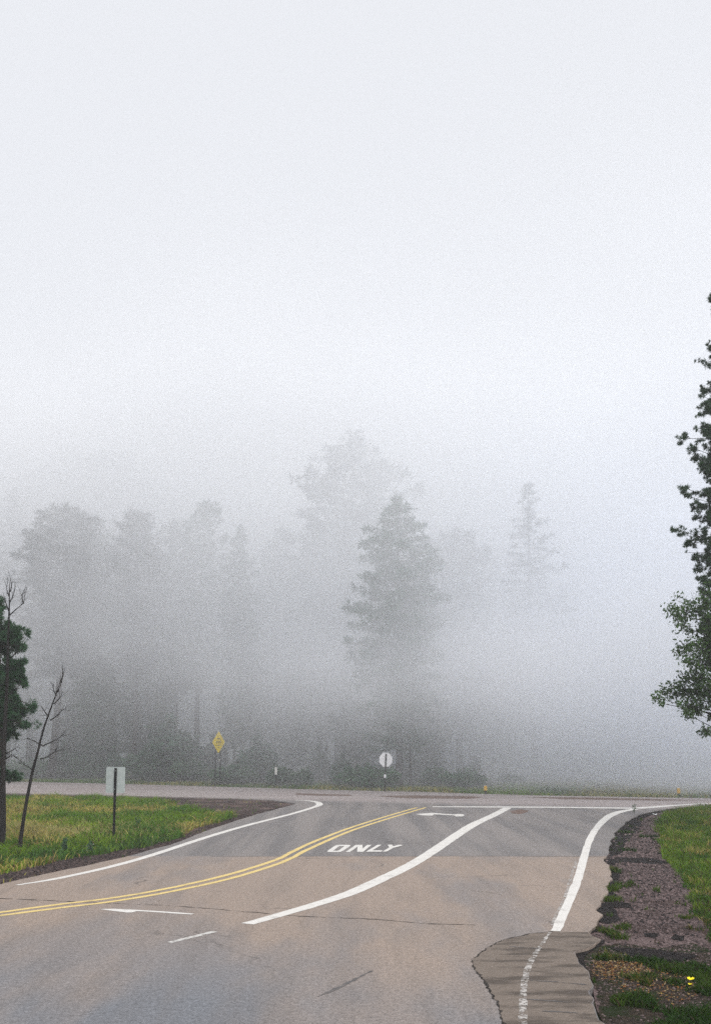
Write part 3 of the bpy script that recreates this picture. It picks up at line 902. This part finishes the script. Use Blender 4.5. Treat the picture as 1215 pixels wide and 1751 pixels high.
# bushes of the understorey
def make_bush(name, w, h, nlobe, nleaf, seed, mat, leaf=.13):
    rng = np.random.RandomState(seed)
    root = empty(name)
    mb = MB()
    cen = []
    for i in range(nlobe):
        a = rng.rand() * 6.28
        q = rng.rand() ** .6
        c = np.array([math.cos(a) * w * .36 * q, math.sin(a) * w * .36 * q, h * (.22 + .62 * rng.rand() * (1 - .55 * q))])
        rr_ = np.array([w * .2, w * .2, h * .2]) * (.6 + .6 * rng.rand())
        mb.tube([(c[0] * .15, c[1] * .15, -.1), (c[0] * .6, c[1] * .6, c[2] * .55), tuple(c)], [.035, .022, .008], 5)
        d = rng.normal(size=(nleaf // nlobe, 3))
        d /= np.linalg.norm(d, axis=1, keepdims=True)
        cen.append(c + d * rr_ * (.45 + .65 * rng.rand(len(d), 1)))
    for i in range(26):                                            # upright shoots break up the outline
        a = rng.rand() * 6.28
        q = rng.rand() ** .5 * w * .52
        top = h * (.55 + .55 * rng.rand()) * (1.1 - .5 * q / (w * .52))
        e = np.array([math.cos(a) * q, math.sin(a) * q, top])
        mb.tube([(e[0] * .6, e[1] * .6, 0), (e[0] * .9, e[1] * .9, top * .6), tuple(e)], [.014, .010, .004], 4)
        cen.append(np.array([.9, .9, 0]) * e * np.ones((nleaf // 90, 1)) + np.array([0, 0, 1]) * (top * (.5 + .5 * rng.rand(nleaf // 90, 1))) + rng.normal(size=(nleaf // 90, 3)) * .06)
    cen = np.concatenate(cen)
    cen[:, 2] = np.maximum(cen[:, 2], .05)
    ax = np.tile([0, 0, .6], (len(cen), 1)) + rng.normal(size=(len(cen), 3)) * .4
    V, T = tufts(cen, ax, leaf * (1 + rng.rand(len(cen))), 4, leaf * .75, rng, .9)
    mb.build("stem", M['dead'], root)
    trimesh("foliage", V, T, mat, root)
    return root
BUSH = [make_bush("shrub", 2.6, 2.4, 11, 1500, 31, M['bush']), make_bush("shrub", 3.0, 1.5, 10, 1200, 32, M['bush']), make_bush("young_pine", 2.0, 3.2, 18, 2200, 33, M['needles'], .2)]
BH = [2.4, 1.5, 3.2]
bused = set()
BG = "undergrowth under the fogged pines"
bl = [  # u, v of the top, base distance, prototype, widening, label
 (292, 1232, 78, 2, 1.5, "tall dark young conifer in the undergrowth left of the diamond sign"),
 (258, 1268, 79, 0, 1.2, "dark shrub between the grey sign and the diamond sign"),
 (322, 1282, 77, 0, 1.2, "round shrub close behind the diamond sign's posts"),
 (440, 1266, 74, 2, 1.5, "tall dark bush right of the diamond sign"),
 (478, 1300, 70.5, 0, 1.1, "bush beside the pale marker post"),
 (405, 1300, 73, 1, 1.2, "low bush just right of the diamond sign"),
 (520, 1305, 70, 0, 1.0, "bush halfway between the pale marker post and the stop sign"),
 (585, 1292, 71, 2, 1.2, "young conifer in the gap before the stop sign"),
 (628, 1300, 66, 1, 1.2, "leafy bush directly behind the stop sign post"),
 (655, 1322, 65, 1, .7, "small low bush at the stop sign's foot"),
 (742, 1303, 68, 0, 1.1, "bush right of the two trunks near the stop sign"),
 (790, 1310, 66, 1, 1.1, "low bush left of the amber marker"),
 (812, 1300, 72, 2, 1.1, "faded young conifer behind the amber marker"),
 (150, 1278, 84, 0, 1.3, "hazy bush behind the leaning bare sapling"),
 (196, 1280, 82, 2, 1.0, "hazy young conifer behind the grey sign"),
 (110, 1268, 86, 2, 1.2, "hazy young conifer left of the grey sign"),
 (62, 1290, 86, 1, 1.3, "hazy low bush behind the near pine"),
 (870, 1322, 70, 1, 1.2, "faded bush right of the amber marker"),
 (365, 1262, 82, 2, 1.1, "faded young conifer behind the diamond sign"),
 (545, 1278, 78, 2, 1.0, "faded young conifer behind the gap in the bushes"),
 (700, 1285, 75, 2, 1.2, "faded young conifer behind the two trunks")]
for k, (u, v, D, b, w, lab) in enumerate(bl):
    p = at_y(u, v, D)
    r = BUSH[b] if b not in bused else copy_tree(BUSH[b])
    bused.add(b)
    place(r, p[0], D, max(.4, p[2]), BH[b], w, k * 1.3)
    r["label"], r["category"], r["group"] = lab, "bush", BG

# ------------------------------------------------------------------ the near trees on both sides
def bez(pts, rad, n=4, mb=None, sides=6):
    P = smooth_path(pts, n)
    R = np.interp(np.linspace(0, 1, len(P)), np.linspace(0, 1, len(rad)), rad)
    mb.tube(P, list(R), sides)
    return P

def bough_tree(name, trunk_pts, trunk_r, boughs, tuft, nb, bw, seed, needles, bark, leafy=False):
    """boughs: (start point, end point, tuft count, tuft spread)"""
    rng = np.random.RandomState(seed)
    root = empty(name, tuple(trunk_pts[0]))
    o = np.array(trunk_pts[0], float)
    mb = MB()
    bez([np.array(p) - o for p in trunk_pts], trunk_r, 5, mb, 9)
    cen, axs = [], []
    for (a, b, m, sp) in boughs:
        a, b = np.array(a) - o, np.array(b) - o
        L = np.linalg.norm(b - a)
        midp = (a + b) / 2 + rng.normal(size=3) * L * .05 + np.array([0, 0, L * .06])
        P = bez([a, midp, b], [max(.018, L * .016), .014, .006], 5, mb, 5)
        P = np.array(P)
        d = (b - a) / L
        k = max(2, int(m / 7))
        ends = []
        for j in range(k):                                            # twigs
            s = .25 + .75 * rng.rand()
            q = P[min(len(P) - 1, int(s * (len(P) - 1)))]
            t = d * .6 + rng.normal(size=3) * .75
            t /= np.linalg.norm(t)
            e = q + t * sp * (.5 + .9 * rng.rand()) * (1.15 - .35 * s)
            mb.tube([q, e], [.009, .004], 4)
            ends.append((q, e))
        for j in range(m):
            q, e = ends[rng.randint(len(ends))]
            if rng.rand() < .12: q, e = P[-3], P[-1]
            f = .45 + .6 * rng.rand()
            c = q + (e - q) * f + rng.normal(size=3) * tuft * .28
            cen.append(c)
            v = (e - q) / (np.linalg.norm(e - q) + 1e-6)
            axs.append(v * .8 + np.array([0, 0, .25]))
    cen, axs = np.array(cen), np.array(axs)
    V, T = tufts(cen, axs, tuft * (.65 + .6 * rng.rand(len(cen))), nb, bw, rng, .8)
    mb.build("trunk", bark, root, True)
    trimesh("crown", V, T, needles, root)
    return root

rs_ = np.random.RandomState(77)
# tall pine at the right, its trunk just outside the picture
DR = 36.0
base = gp(1305, 1398); DRy = base[1] if False else 36.0
tr_pts = [at_y(1318, 1408, DR), at_y(1300, 1200, DR), at_y(1275, 950, DR), at_y(1245, 700, DR), at_y(1222, 470, DR)]
tr_pts[0][2] = -.2
def trunk_at(v):
    us = np.interp(v, [470, 700, 950, 1200, 1408], [1222, 1245, 1275, 1300, 1318])
    return at_y(us, v, DR)
boughs = []
vis = [(514, 1209, 9), (540, 1216, 8), (588, 1206, 10), (608, 1214, 9), (660, 1192, 12), (655, 1207, 10), (690, 1206, 12), (735, 1186, 26), (750, 1154, 18), (765, 1178, 28), (785, 1180, 26), (805, 1196, 16), (832, 1162, 22), (848, 1172, 28), (865, 1180, 26), (886, 1188, 14),
       (905, 1148, 20), (915, 1160, 26), (928, 1172, 26), (945, 1166, 18), (955, 1184, 34), (975, 1185, 34), (990, 1190, 30), (1010, 1196, 24), (1030, 1204, 26), (1060, 1204, 30), (1100, 1206, 30)]
for (v, u, m) in vis:
    e = at_y(u + 3, v, DR + rs_.uniform(-.5, .5))
    v0 = v + rs_.uniform(5, 40)
    boughs.append((trunk_at(v0), e, int(m * 2.6), .40 if m > 12 else .18))
for k in range(60):                                                  # the sides out of the picture and towards the back
    v = rs_.uniform(500, 1150)
    t = trunk_at(v)
    L = .5 + (v - 450) / 700 * 3.0
    az = rs_.uniform(-1.9, 1.9)
    boughs.append((t, t + np.array([math.cos(az) * L, math.sin(az) * L, L * rs_.uniform(-.1, .35)]), 30, .5))
for k in range(70):                                                  # the inner mass along the frame's edge
    v = rs_.uniform(690, 1120)
    u = 1206 + rs_.uniform(0, 34) - (6 if v > 930 else 0)
    boughs.append((trunk_at(v + rs_.uniform(0, 30)), at_y(u, v, DR + rs_.uniform(-.9, .9)), 60, .36))
t = bough_tree("pine_tree", tr_pts, [.24, .2, .15, .09, .03], boughs, .135, 30, .019, 5, M['needles_near'], M['bark'])
tag(t, "tall dark pine reaching in from the right with tufted boughs against white sky", "tree")

# leafy oak in front of its foot
DO = 33.0
ob = [at_y(1330, 1412, DO), at_y(1305, 1320, DO), at_y(1285, 1230, DO), at_y(1262, 1120, DO), at_y(1250, 1040, DO)]
ob[0][2] = -.2
def ot(v): return at_y(np.interp(v, [1040, 1120, 1230, 1320, 1412], [1250, 1262, 1285, 1305, 1330]), v, DO)
def make_oak():
    rng = np.random.RandomState(15)
    root = empty("oak_tree", tuple(ob[0]))
    o = np.array(ob[0])
    mb = MB()
    bez([p - o for p in ob], [.17, .15, .12, .08, .03], 5, mb, 8)
    cen = []
    # clumps: u, v, half width and half height in photo pixels, leaves
    clumps = [(1160, 1020, 9, 5, 16), (1148, 1040, 14, 10, 60), (1158, 1052, 14, 12, 70), (1172, 1046, 13, 15, 80), (1166, 1068, 12, 12, 60), (1176, 1080, 7, 7, 30), (1180, 1030, 10, 6, 20), (1190, 1045, 14, 14, 90), (1205, 1030, 14, 16, 120), (1208, 1060, 14, 18, 160), (1200, 1078, 12, 10, 70),
              (1160, 1112, 8, 7, 36), (1172, 1110, 12, 12, 70), (1186, 1105, 14, 12, 90), (1204, 1104, 14, 18, 180), (1176, 1132, 12, 10, 60), (1194, 1132, 16, 16, 140), (1212, 1130, 12, 22, 200),
              (1168, 1160, 10, 8, 40), (1182, 1158, 14, 10, 80), (1200, 1160, 16, 14, 160), (1150, 1172, 12, 8, 46), (1136, 1182, 10, 8, 46), (1124, 1194, 9, 8, 40), (1131, 1203, 6, 5, 18), (1152, 1188, 12, 9, 70), (1170, 1182, 14, 12, 110), (1190, 1184, 15, 14, 150), (1210, 1180, 12, 18, 180),
              (1163, 1204, 8, 8, 34), (1180, 1206, 12, 12, 100), (1198, 1206, 12, 10, 90), (1176, 1222, 9, 7, 44), (1188, 1218, 9, 8, 50), (1198, 1252, 7, 5, 26), (1208, 1250, 8, 8, 46), (1215, 1228, 6, 6, 24)]
    for k in range(34):
        clumps.append((rng.uniform(1225, 1370), rng.uniform(1000, 1260), 20, 20, 160))
    for (u, v, hw, hh, m) in clumps:
        c = at_y(u, v, DO + rng.uniform(-.7, .7))
        sx = hw / F * DO
        sz = hh / F * DO
        s = ot(min(1300, v + rng.uniform(15, 70)))
        mid = (s + c) / 2 + np.array([0, rng.uniform(-.2, .2), rng.uniform(0, .12)])
        bez([s - o, mid - o, c - o], [.028, .018, .007], 3, mb, 4)
        m = int(m * 1.45)
        g = rng.normal(size=(m, 3)) * np.array([sx, sx, sz]) * .66
        for q in g[::6]:
            mb.tube([c - o, c - o + q], [.006, .003], 4)
        cen.append(c - o + g)
    cen = np.concatenate(cen)
    n = len(cen)
    L = .055 + .055 * rng.rand(n, 1)
    d = rng.normal(size=(n, 3)) + np.array([0, 0, -.15]); d /= np.linalg.norm(d, axis=1, keepdims=True)
    s = np.cross(d, rng.normal(size=(n, 3))); s /= np.linalg.norm(s, axis=1, keepdims=True)
    nn = np.cross(d, s)
    # a lobed leaf of ten points, folded a little along the midrib
    prof = [(0, .03), (.20, .20), (.32, .09), (.52, .33), (.66, .14), (.84, .24), (1.0, .02)]
    mid = [cen + d * L * 1.3 * (x - .5) for x, _ in prof]
    lf = [m_ + s * L * y * 1.35 + nn * L * y * .3 for m_, (x, y) in zip(mid, prof)]
    rt = [m_ - s * L * y * 1.35 + nn * L * y * .3 for m_, (x, y) in zip(mid, prof)]
    K = len(prof)
    V = np.stack(mid + lf + rt, 1).reshape(-1, 3)
    i = np.arange(n)[:, None] * (3 * K)
    T = []
    for j in range(K - 1):
        for off in (K, 2 * K):
            T += [i + [j, j + 1, off + j + 1], i + [j, off + j + 1, off + j]]
    mb.build("trunk", M['dead'], root, True)
    trimesh("crown", V, np.concatenate(T), M['oak'], root)
    return root
tag(make_oak(), "leafy green oak boughs hanging in from the right under the tall pine", "tree")

# pine at the left edge
DL = 30.0
lt = [at_y(2, 1447, DL), at_y(0, 1300, DL), at_y(-3, 1150, DL), at_y(-8, 1000, DL)]
lt[0][2] = -.15
def ltk(v): return at_y(np.interp(v, [1000, 1150, 1300, 1447], [-8, -3, 0, 2]), v, DL)
lb = []
for (u, v, m, sp) in [(4, 1042, 26, .25), (10, 1062, 40, .35), (28, 1082, 40, .32), (34, 1090, 40, .30), (24, 1104, 60, .35), (40, 1108, 34, .26), (42, 1130, 46, .3), (30, 1140, 70, .35), (36, 1158, 50, .3), (44, 1172, 40, .26), (20, 1180, 70, .35),
                      (30, 1205, 44, .28), (52, 1212, 34, .22), (60, 1208, 20, .14), (44, 1220, 26, .2), (30, 1238, 36, .24), (48, 1240, 20, .16), (66, 1240, 26, .15), (26, 1256, 40, .24), (14, 1230, 50, .3), (10, 1325, 26, .2), (24, 1328, 26, .18), (38, 1328, 16, .12), (8, 1200, 60, .35), (8, 1150, 60, .35), (6, 1110, 60, .35)]:
    lb.append((ltk(v + rs_.uniform(-6, 16)), at_y(u, v, DL + rs_.uniform(-.5, .5)), m, sp))
for k in range(40):
    v = rs_.uniform(1045, 1340)
    tt = ltk(v)
    L = .35 + 1.0 * (v - 960) / 380
    az = rs_.uniform(1.2, 5.0)
    lb.append((tt, tt + np.array([math.cos(az) * L, math.sin(az) * L, L * .15]), 30, .3))
M['needles_left'] = mat_leaf("pine_needles_left", C(.018, .06, .03), C(.07, .155, .07), .2)
t = bough_tree("pine_tree", lt, [.15, .13, .10, .03], lb, .16, 36, .018, 9, M['needles_left'], M['bark'])
tag(t, "small dark green pine at the verge's left end, cut off by the picture's edge", "tree")

# bare trees
def bare(name, px, rad, twigs, D, lab, seed):
    rng = np.random.RandomState(seed)
    P = [at_y(u, v, D) for u, v in px]
    P[0][2] = -.15
    o = P[0].copy()
    root = empty(name, tuple(o))
    mb = MB()
    bez([p - o for p in P], rad, 5, mb, 7)
    mb.build("trunk", M['dead'], root, True)
    for tw in twigs:
        tb = MB()
        q = [at_y(u, v, D + rng.uniform(-.06, .06) * i) - o for i, (u, v) in enumerate(tw)]
        bez(q, [.020, .013, .005], 3, tb, 5)
        for j in range(1, len(q)):
            for s in range(3):
                a = q[j - 1] + (q[j] - q[j - 1]) * rng.rand()
                d = (q[j] - q[j - 1]); d = d / np.linalg.norm(d) * rng.uniform(.10, .28) + rng.normal(size=3) * .10
                tb.tube([a, a + d], [.006, .003], 4)
        tb.build("branch", M['dead'], root)
    tag(root, lab, "tree")
bare("dead_tree", [(4, 1447), (6, 1400), (6, 1330), (8, 1260), (12, 1180), (14, 1110), (16, 1050), (17, 995)], [.10, .085, .07, .06, .05, .04, .025, .006],
     [[(17, 1050), (10, 1030), (3, 1018)], [(17, 1052), (30, 1040), (41, 1030), (42, 1012)], [(17, 1030), (23, 1018), (27, 1002)], [(16, 1020), (12, 1008), (14, 990)], [(18, 1012), (20, 1000), (17, 984)], [(40, 1032), (38, 1018), (44, 1004)],
      [(14, 1130), (26, 1118), (34, 1105)], [(12, 1190), (26, 1180), (33, 1172)], [(9, 1230), (24, 1232), (40, 1226), (52, 1228)], [(7, 1290), (20, 1284), (33, 1275)], [(7, 1300), (20, 1292), (30, 1296)], [(7, 1275), (2, 1266), (-6, 1260)]],
     29.4, "thin dead snag with a forked bare top in front of the small pine", 3)
bare("dead_tree", [(34, 1447), (38, 1420), (46, 1370), (56, 1320), (64, 1290), (74, 1250), (86, 1215), (97, 1185), (105, 1160)], [.065, .055, .048, .042, .036, .03, .024, .016, .005],
     [[(73, 1276), (85, 1270), (98, 1264), (113, 1252)], [(72, 1275), (60, 1268), (47, 1262)], [(69, 1298), (82, 1294), (92, 1287), (101, 1284)], [(86, 1232), (97, 1224), (105, 1216), (114, 1210)], [(84, 1226), (76, 1216), (70, 1206)], [(99, 1184), (104, 1170), (104, 1158)], [(97, 1190), (92, 1180), (91, 1168)], [(92, 1204), (102, 1194), (108, 1182)], [(58, 1318), (46, 1310), (36, 1306)], [(105, 1168), (108, 1150), (106, 1140)]],
     29.0, "bare leaning sapling with a few dead twigs on the grassy verge", 4)

# ------------------------------------------------------------------ signs and markers
def sign_root(name, u, v, y=None):
    p = gp(u, v)
    return empty(name, (p[0], p[1], -.06)), p[1]

# grey rectangular sign seen from behind
Y = gp(195, 1433)[1]
b0, t0 = at_y(194.5, 1433, Y), at_y(198, 1313.5, Y)
r = empty("road_sign", (b0[0], Y, -.06))
mb = MB()
lean = (t0[0] - b0[0])
mb.tube([(0, 0, -.2), (lean, 0, t0[2] + .06)], [.042, .042], 4)
mb.build("post", M['post'], r)
pl, pr, pb = at_y(181.5, 1312, Y)[0] - b0[0], at_y(214, 1312, Y)[0] - b0[0], at_y(198, 1356, Y)[2] + .06
zt = at_y(198, 1311.5, Y)[2] + .06
mb = MB()
rc = .03
ol = [(pl + rc, pb), (pr - rc, pb), (pr, pb + rc), (pr, zt - rc), (pr - rc, zt), (pl + rc, zt), (pl, zt - rc), (pl, pb + rc)]
mb.plate(ol, .045, .050)
mb.build("panel", M['alu'], r)
for z in (pb + .12, zt - .12):
    mb = MB(); mb.tube([(lean * .9, -.05, z), (lean * .9, .056, z)], .012, 8); mb.build("bolt", M['alu'], r)
tag(r, "back of a grey rectangular road sign on a dark post in the grass", "road sign")

# octagonal stop sign seen from behind
Y = gp(657.5, 1353)[1]
b0, c0 = at_y(657.3, 1353, Y), at_y(659.2, 1299, Y)
r = empty("stop_sign", (b0[0], Y, -.1))
R = 11.6 / F * Y / math.cos(math.pi / 8) * 1.02
cz = c0[2] + .1
lx = c0[0] - b0[0]
mb = MB()
mb.plate([(lx + R * .92 * math.cos(math.pi / 8 + k * math.pi / 4), cz + R * math.sin(math.pi / 8 + k * math.pi / 4)) for k in range(8)], .04, .045)
mb.build("panel", M['signback'], r)
mb = MB()
topz = at_y(660, 1289, Y)[2] + .1
mb.tube([(0, 0, -.3), (lx * .5, 0, cz * .5), (lx * 1.3, 0, topz)], [.048, .045, .045], 4)
mb.build("post", M['post'], r)
tz = at_y(657.5, 1327, Y)[2] + .1
mb = MB(); mb.box((lx * .3, -.06, tz), (.12, .02, .20)); mb.build("tag", M['signback'], r)
for z in (cz - .2, cz + .2):
    mb = MB(); mb.tube([(lx, -.06, z), (lx, .05, z)], .02, 8); mb.build("bolt", M['alu'], r)
tag(r, "back of a pale octagonal stop sign on a thin post across the junction", "stop sign")

# yellow diamond warning sign, turned away a little
Y = gp(373, 1343.5)[1]
b0, c0, top, bot = at_y(374, 1343.5, Y), at_y(373, 1269, Y), at_y(373, 1250.5, Y), at_y(373, 1288, Y)
r = empty("warning_sign", (c0[0], Y, -.1), math.radians(64))
hd = (top[2] - bot[2]) / 2
cz = (top[2] + bot[2]) / 2 + .1
mb = MB()
k_ = .06
ol = []
for a in range(4):
    an = -math.pi / 2 + a * math.pi / 2
    for e in (-.06, .06): ol.append((hd * .97 * math.cos(an + e), cz + hd * .97 * math.sin(an + e)))
mb.plate(ol, -.045, -.040)
face = mb.build("panel", M['signyellow'], r)
brng = random.Random(4)
def strokes(zc, hgt, x0, x1, n):
    w = (x1 - x0) / n
    mb = MB()
    for i in range(n):                                           # the lettering is only a few dark marks at this distance
        cx = x0 + w * (i + .5)
        for j in range(2):
            xx = cx + (j - .5) * w * .42
            mb.box((xx, -.0475, cz + zc + brng.uniform(-.02, .02)), (w * .17, .004, hgt * brng.uniform(.7, 1)))
        mb.box((cx, -.0478, cz + zc + brng.choice((-.3, 0, .3)) * hgt), (w * .55, .003, hgt * .2))
    mb.box(((x0 + x1) / 2, -.0465, cz + zc), (x1 - x0, .002, hgt * .12))
    mb.build("lettering", M['black'], face)
strokes(.27, .13, -.20, .20, 3)
strokes(.02, .20, -.36, .36, 3)
strokes(-.21, .10, -.22, .22, 3)
strokes(-.37, .08, -.18, .18, 2)
for s in (-.30, .30):
    mb = MB()
    mb.tube([(s, 0, -.3), (s, 0, cz + (hd - .35) * .6)], [.05, .05], 4)
    mb.build("post", M['post'], r)
mb = MB(); mb.box((.1, -.055, at_y(374, 1300, Y)[2] + .1), (.16, .01, .16)); mb.build("plaque", M['plastic_white'], r)
tag(r, "yellow diamond warning sign on two posts at the edge of the pines", "warning sign")

def marker(u, v_top, v_mid, v_base, w_px, mat, lab, grp=None):
    Y = gp(u, v_base)[1]
    sc = Y / F
    r = empty("roadside_marker", (at_y(u, v_base, Y)[0], Y, -.1))
    zt, zm = at_y(u, v_top, Y)[2] + .1, at_y(u, v_mid, Y)[2] + .1
    w = w_px * sc
    mb = MB(); mb.box((0, 0, zm / 2 - .1), (w * .55, w * .55, zm + .2)); mb.build("post", M['post'], r)
    mb = MB(); mb.plate([(-w / 2, zm - .02), (w / 2, zm - .02), (w / 2, zt - w * .3), (w * .25, zt), (-w * .25, zt), (-w / 2, zt - w * .3)], -w * .35, w * .3); mb.build("reflector", mat, r)
    tag(r, lab, "marker post", grp)
marker(829.5, 1343.5, 1351, 1357, 5.0, M['plastic_yellow'], "amber topped marker post by the far road edge near the bushes", "roadside marker posts")
marker(1159.5, 1347.5, 1356, 1362.5, 4.6, M['plastic_yellow'], "faded amber marker post alone in the fog near the grassy bank", "roadside marker posts")
marker(471.5, 1311.5, 1324, 1346, 4.0, M['plastic_white'], "pale slim marker post among the bushes right of the diamond sign", "roadside marker posts")

# weeds standing out of the grass, a yellow flower, a scrap of paper
def weed(u, v, hpx, nleaf, lab, flower=None, nf=0, seed=0, leaf=.05):
    rng = np.random.RandomState(seed)
    p = gp(u, v, -.05)
    hh = hpx / F * p[1]
    r = empty("weed_plant", (p[0], p[1], -.05))
    mb = MB()
    cen = []
    for k in range(3):
        e = np.array([rng.uniform(-.08, .08), rng.uniform(-.08, .08), hh * rng.uniform(.75, 1)])
        mb.tube([(0, 0, -.02), e * .5 + rng.normal(size=3) * .015, e], [.008, .007, .004], 5)
        cen += [e * s + rng.normal(size=3) * .02 for s in rng.rand(nleaf)]
    mb.build("stem", M['stalk'], r)
    cen = np.array(cen)
    V, T = tufts(cen, rng.normal(size=(len(cen), 3)) * .6, np.full(len(cen), leaf * 1.6), 3, leaf * .6, rng)
    trimesh("leaves", V, T, M['bush'], r)
    if flower:
        for k in range(nf):
            c = np.array([rng.uniform(-.12, .12), rng.uniform(-.12, .12), hh * rng.uniform(.15, .6)])
            fm = MB()
            for q in range(5):
                a = q * 1.257
                d, s = np.array([math.cos(a), math.sin(a) * .6, .35]), np.array([-math.sin(a), math.cos(a), 0])
                fm.add([c, c + d * .035 + s * .02, c + d * .06, c + d * .035 - s * .02], [(0, 1, 2, 3)])
            fm.build("blossom", flower, r)
    tag(r, lab, "plant")
weed(236, 1424, 26, 12, "dark upright weed right of the grey sign's post", seed=1)
weed(154, 1462, 30, 14, "weed with pale blossoms at the verge's road side", M['petalw'], 5, 2)
weed(109, 1458, 26, 18, "bushy dark weed right of the leaning bare sapling", seed=3, leaf=.07)
weed(1083, 1391, 18, 8, "lone thin weed at the tip of the corner by the edge line", seed=5)

p = gp(1179, 1690, -.05)
r = empty("wildflower", (p[0], p[1], -.05))
mb = MB(); mb.tube([(0, 0, -.02), (.01, -.01, .05), (0, -.02, .10)], [.005, .004, .003], 6); mb.tube([(0, 0, 0), (-.03, -.02, .04), (-.02, -.05, .055)], [.004, .003, .003], 6); mb.build("stem", M['stalk'], r)
for (cx, cy, cz_, rad, n) in ((0, -.02, .105, .052, 4), (-.02, -.05, .055, .028, 4)):
    mb = MB()
    for q in range(n):
        a = q * 2 * math.pi / n + .5
        d, s = np.array([math.cos(a), math.sin(a) * .55 - .25, .55 + .2 * math.sin(a)]), np.array([-math.sin(a), math.cos(a) * .6, .25 * math.cos(a)])
        c = np.array([cx, cy, cz_])
        mb.add([c, c + d * rad * .45 + s * rad * .48, c + d * rad * .95 + s * rad * .36, c + d * rad * .88, c + d * rad * .95 - s * rad * .36, c + d * rad * .45 - s * rad * .48], [(0, 1, 2, 3), (0, 3, 4, 5)])
    mb.build("blossom", M['petal'], r, False)
mb = MB()
for a in (.3, 2.2, 3.9, 5.2):
    d, s = np.array([math.cos(a), math.sin(a), .35]), np.array([-math.sin(a), math.cos(a), 0])
    mb.add([(0, 0, 0), d * .06 + s * .012, d * .11, d * .06 - s * .012], [(0, 1, 2, 3)])
mb.build("leaves", M['bush'], r)
tag(r, "bright yellow wildflower in the dark foreground weeds", "flower")

p = gp(1121, 1394, -.04)
v = []
rg = np.random.RandomState(2)
mb = MB()
g = 5
for j in range(3):
    for i in range(g):
        v.append((p[0] + (i / (g - 1) - .5) * .24, p[1] + (j / 2 - .5) * .3, -.02 + .07 * rg.rand()))
f = [(j * g + i, j * g + i + 1, (j + 1) * g + i + 1, (j + 1) * g + i) for j in range(2) for i in range(g - 1)]
o = mesh("paper_scrap", v, f, M['litter'])
tag(o, "crumpled white paper scrap on the shoulder near the junction corner", "litter")

# ------------------------------------------------------------------ haze and the drifting fog bank
def box_mesh(name, lo, hi):
    mb = MB()
    mb.box(((lo[0] + hi[0]) / 2, (lo[1] + hi[1]) / 2, (lo[2] + hi[2]) / 2), (hi[0] - lo[0], hi[1] - lo[1], hi[2] - lo[2]))
    return mb
hm = NT("haze_air")
pv = hm.n("ShaderNodeVolumePrincipled")
pv.inputs["Color"].default_value = C(.968, .9785, .9975)
pv.inputs["Density"].default_value = HAZE_DENSITY
hm.t.links.new(pv.outputs[0], hm.out.inputs["Volume"])
haze = box_mesh("haze", (-255, -32, -1.4), (255, 312, 46)).build("haze", hm.m)
tag(haze, "thin pale mist over the whole junction", "haze", None, "stuff")

fm = NT("fog_bank_air")
p = fm.obj()
X = fm.xyz(p)
s = fm.math('ADD', X[1], fm.math('MULTIPLY', X[0], .42))
aloft = fm.mr(X[2], 1.5, 8.5)                                # clearer air just above the ground
far_ = fm.mr(s, 60, 70)
over = fm.mr(s, 42, 54)
band = fm.math('POWER', 2.718, fm.math('MULTIPLY', fm.math('POWER', fm.math('DIVIDE', fm.math('SUBTRACT', X[2], 9.5), 4.0), 2.0), -1.0))
bx = fm.mr(X[0], -13, 1)
right = fm.math('MULTIPLY', fm.mr(X[0], 5, 15), fm.mr(X[2], 19, 8))
nz = fm.noise(fm.mapping(p, (.055, .05, .085)), 1.0, 3, .5)
nm = fm.mr(nz, .32, .66, .28, 1.85, False)
mu = lambda a, b: fm.math('MULTIPLY', a, b)
ad = lambda a, b: fm.math('ADD', a, b)
d_near = mu(fm.math('MULTIPLY_ADD', aloft, .017, .004), over)
thin_left = fm.math('SUBTRACT', 1.0, mu(mu(fm.mr(X[0], -6, -14), fm.mr(X[2], 12, 6)), .50))
d_near = mu(d_near, thin_left)
veil = fm.math('POWER', 2.718, fm.math('MULTIPLY', fm.math('POWER', fm.math('DIVIDE', fm.math('SUBTRACT', X[2], 7.6), 2.8), 2.0), -1.0))
d_near = ad(d_near, mu(fm.mr(s, 50, 60), mu(mu(veil, bx), .085)))
d_far = mu(mu(far_, thin_left), ad(ad(fm.math('MULTIPLY_ADD', aloft, .024, .030), mu(mu(fm.mr(X[0], -4, -12), fm.mr(X[2], 8, 15)), .024)), ad(mu(mu(band, bx), .022), mu(right, .15))))
dens = mu(ad(d_near, d_far), nm)
topf = fm.mr(X[2], 44.5, 22)
dens = fm.math('MULTIPLY', dens, topf)
pv = fm.n("ShaderNodeVolumePrincipled")
fm.set(pv.inputs["Color"], fm.mix(fm.mr(X[2], 8, 22), C(.954, .970, 1.0), C(.972, .981, .9965)))
fm.t.links.new(dens, pv.inputs["Density"])
fm.t.links.new(pv.outputs[0], fm.out.inputs["Volume"])
fog = box_mesh("fog_bank", (-180, 30, -1.2), (160, 300, 45)).build("fog_bank", fm.m)
tag(fog, "thicker fog bank drifting through the pines", "fog", None, "stuff")
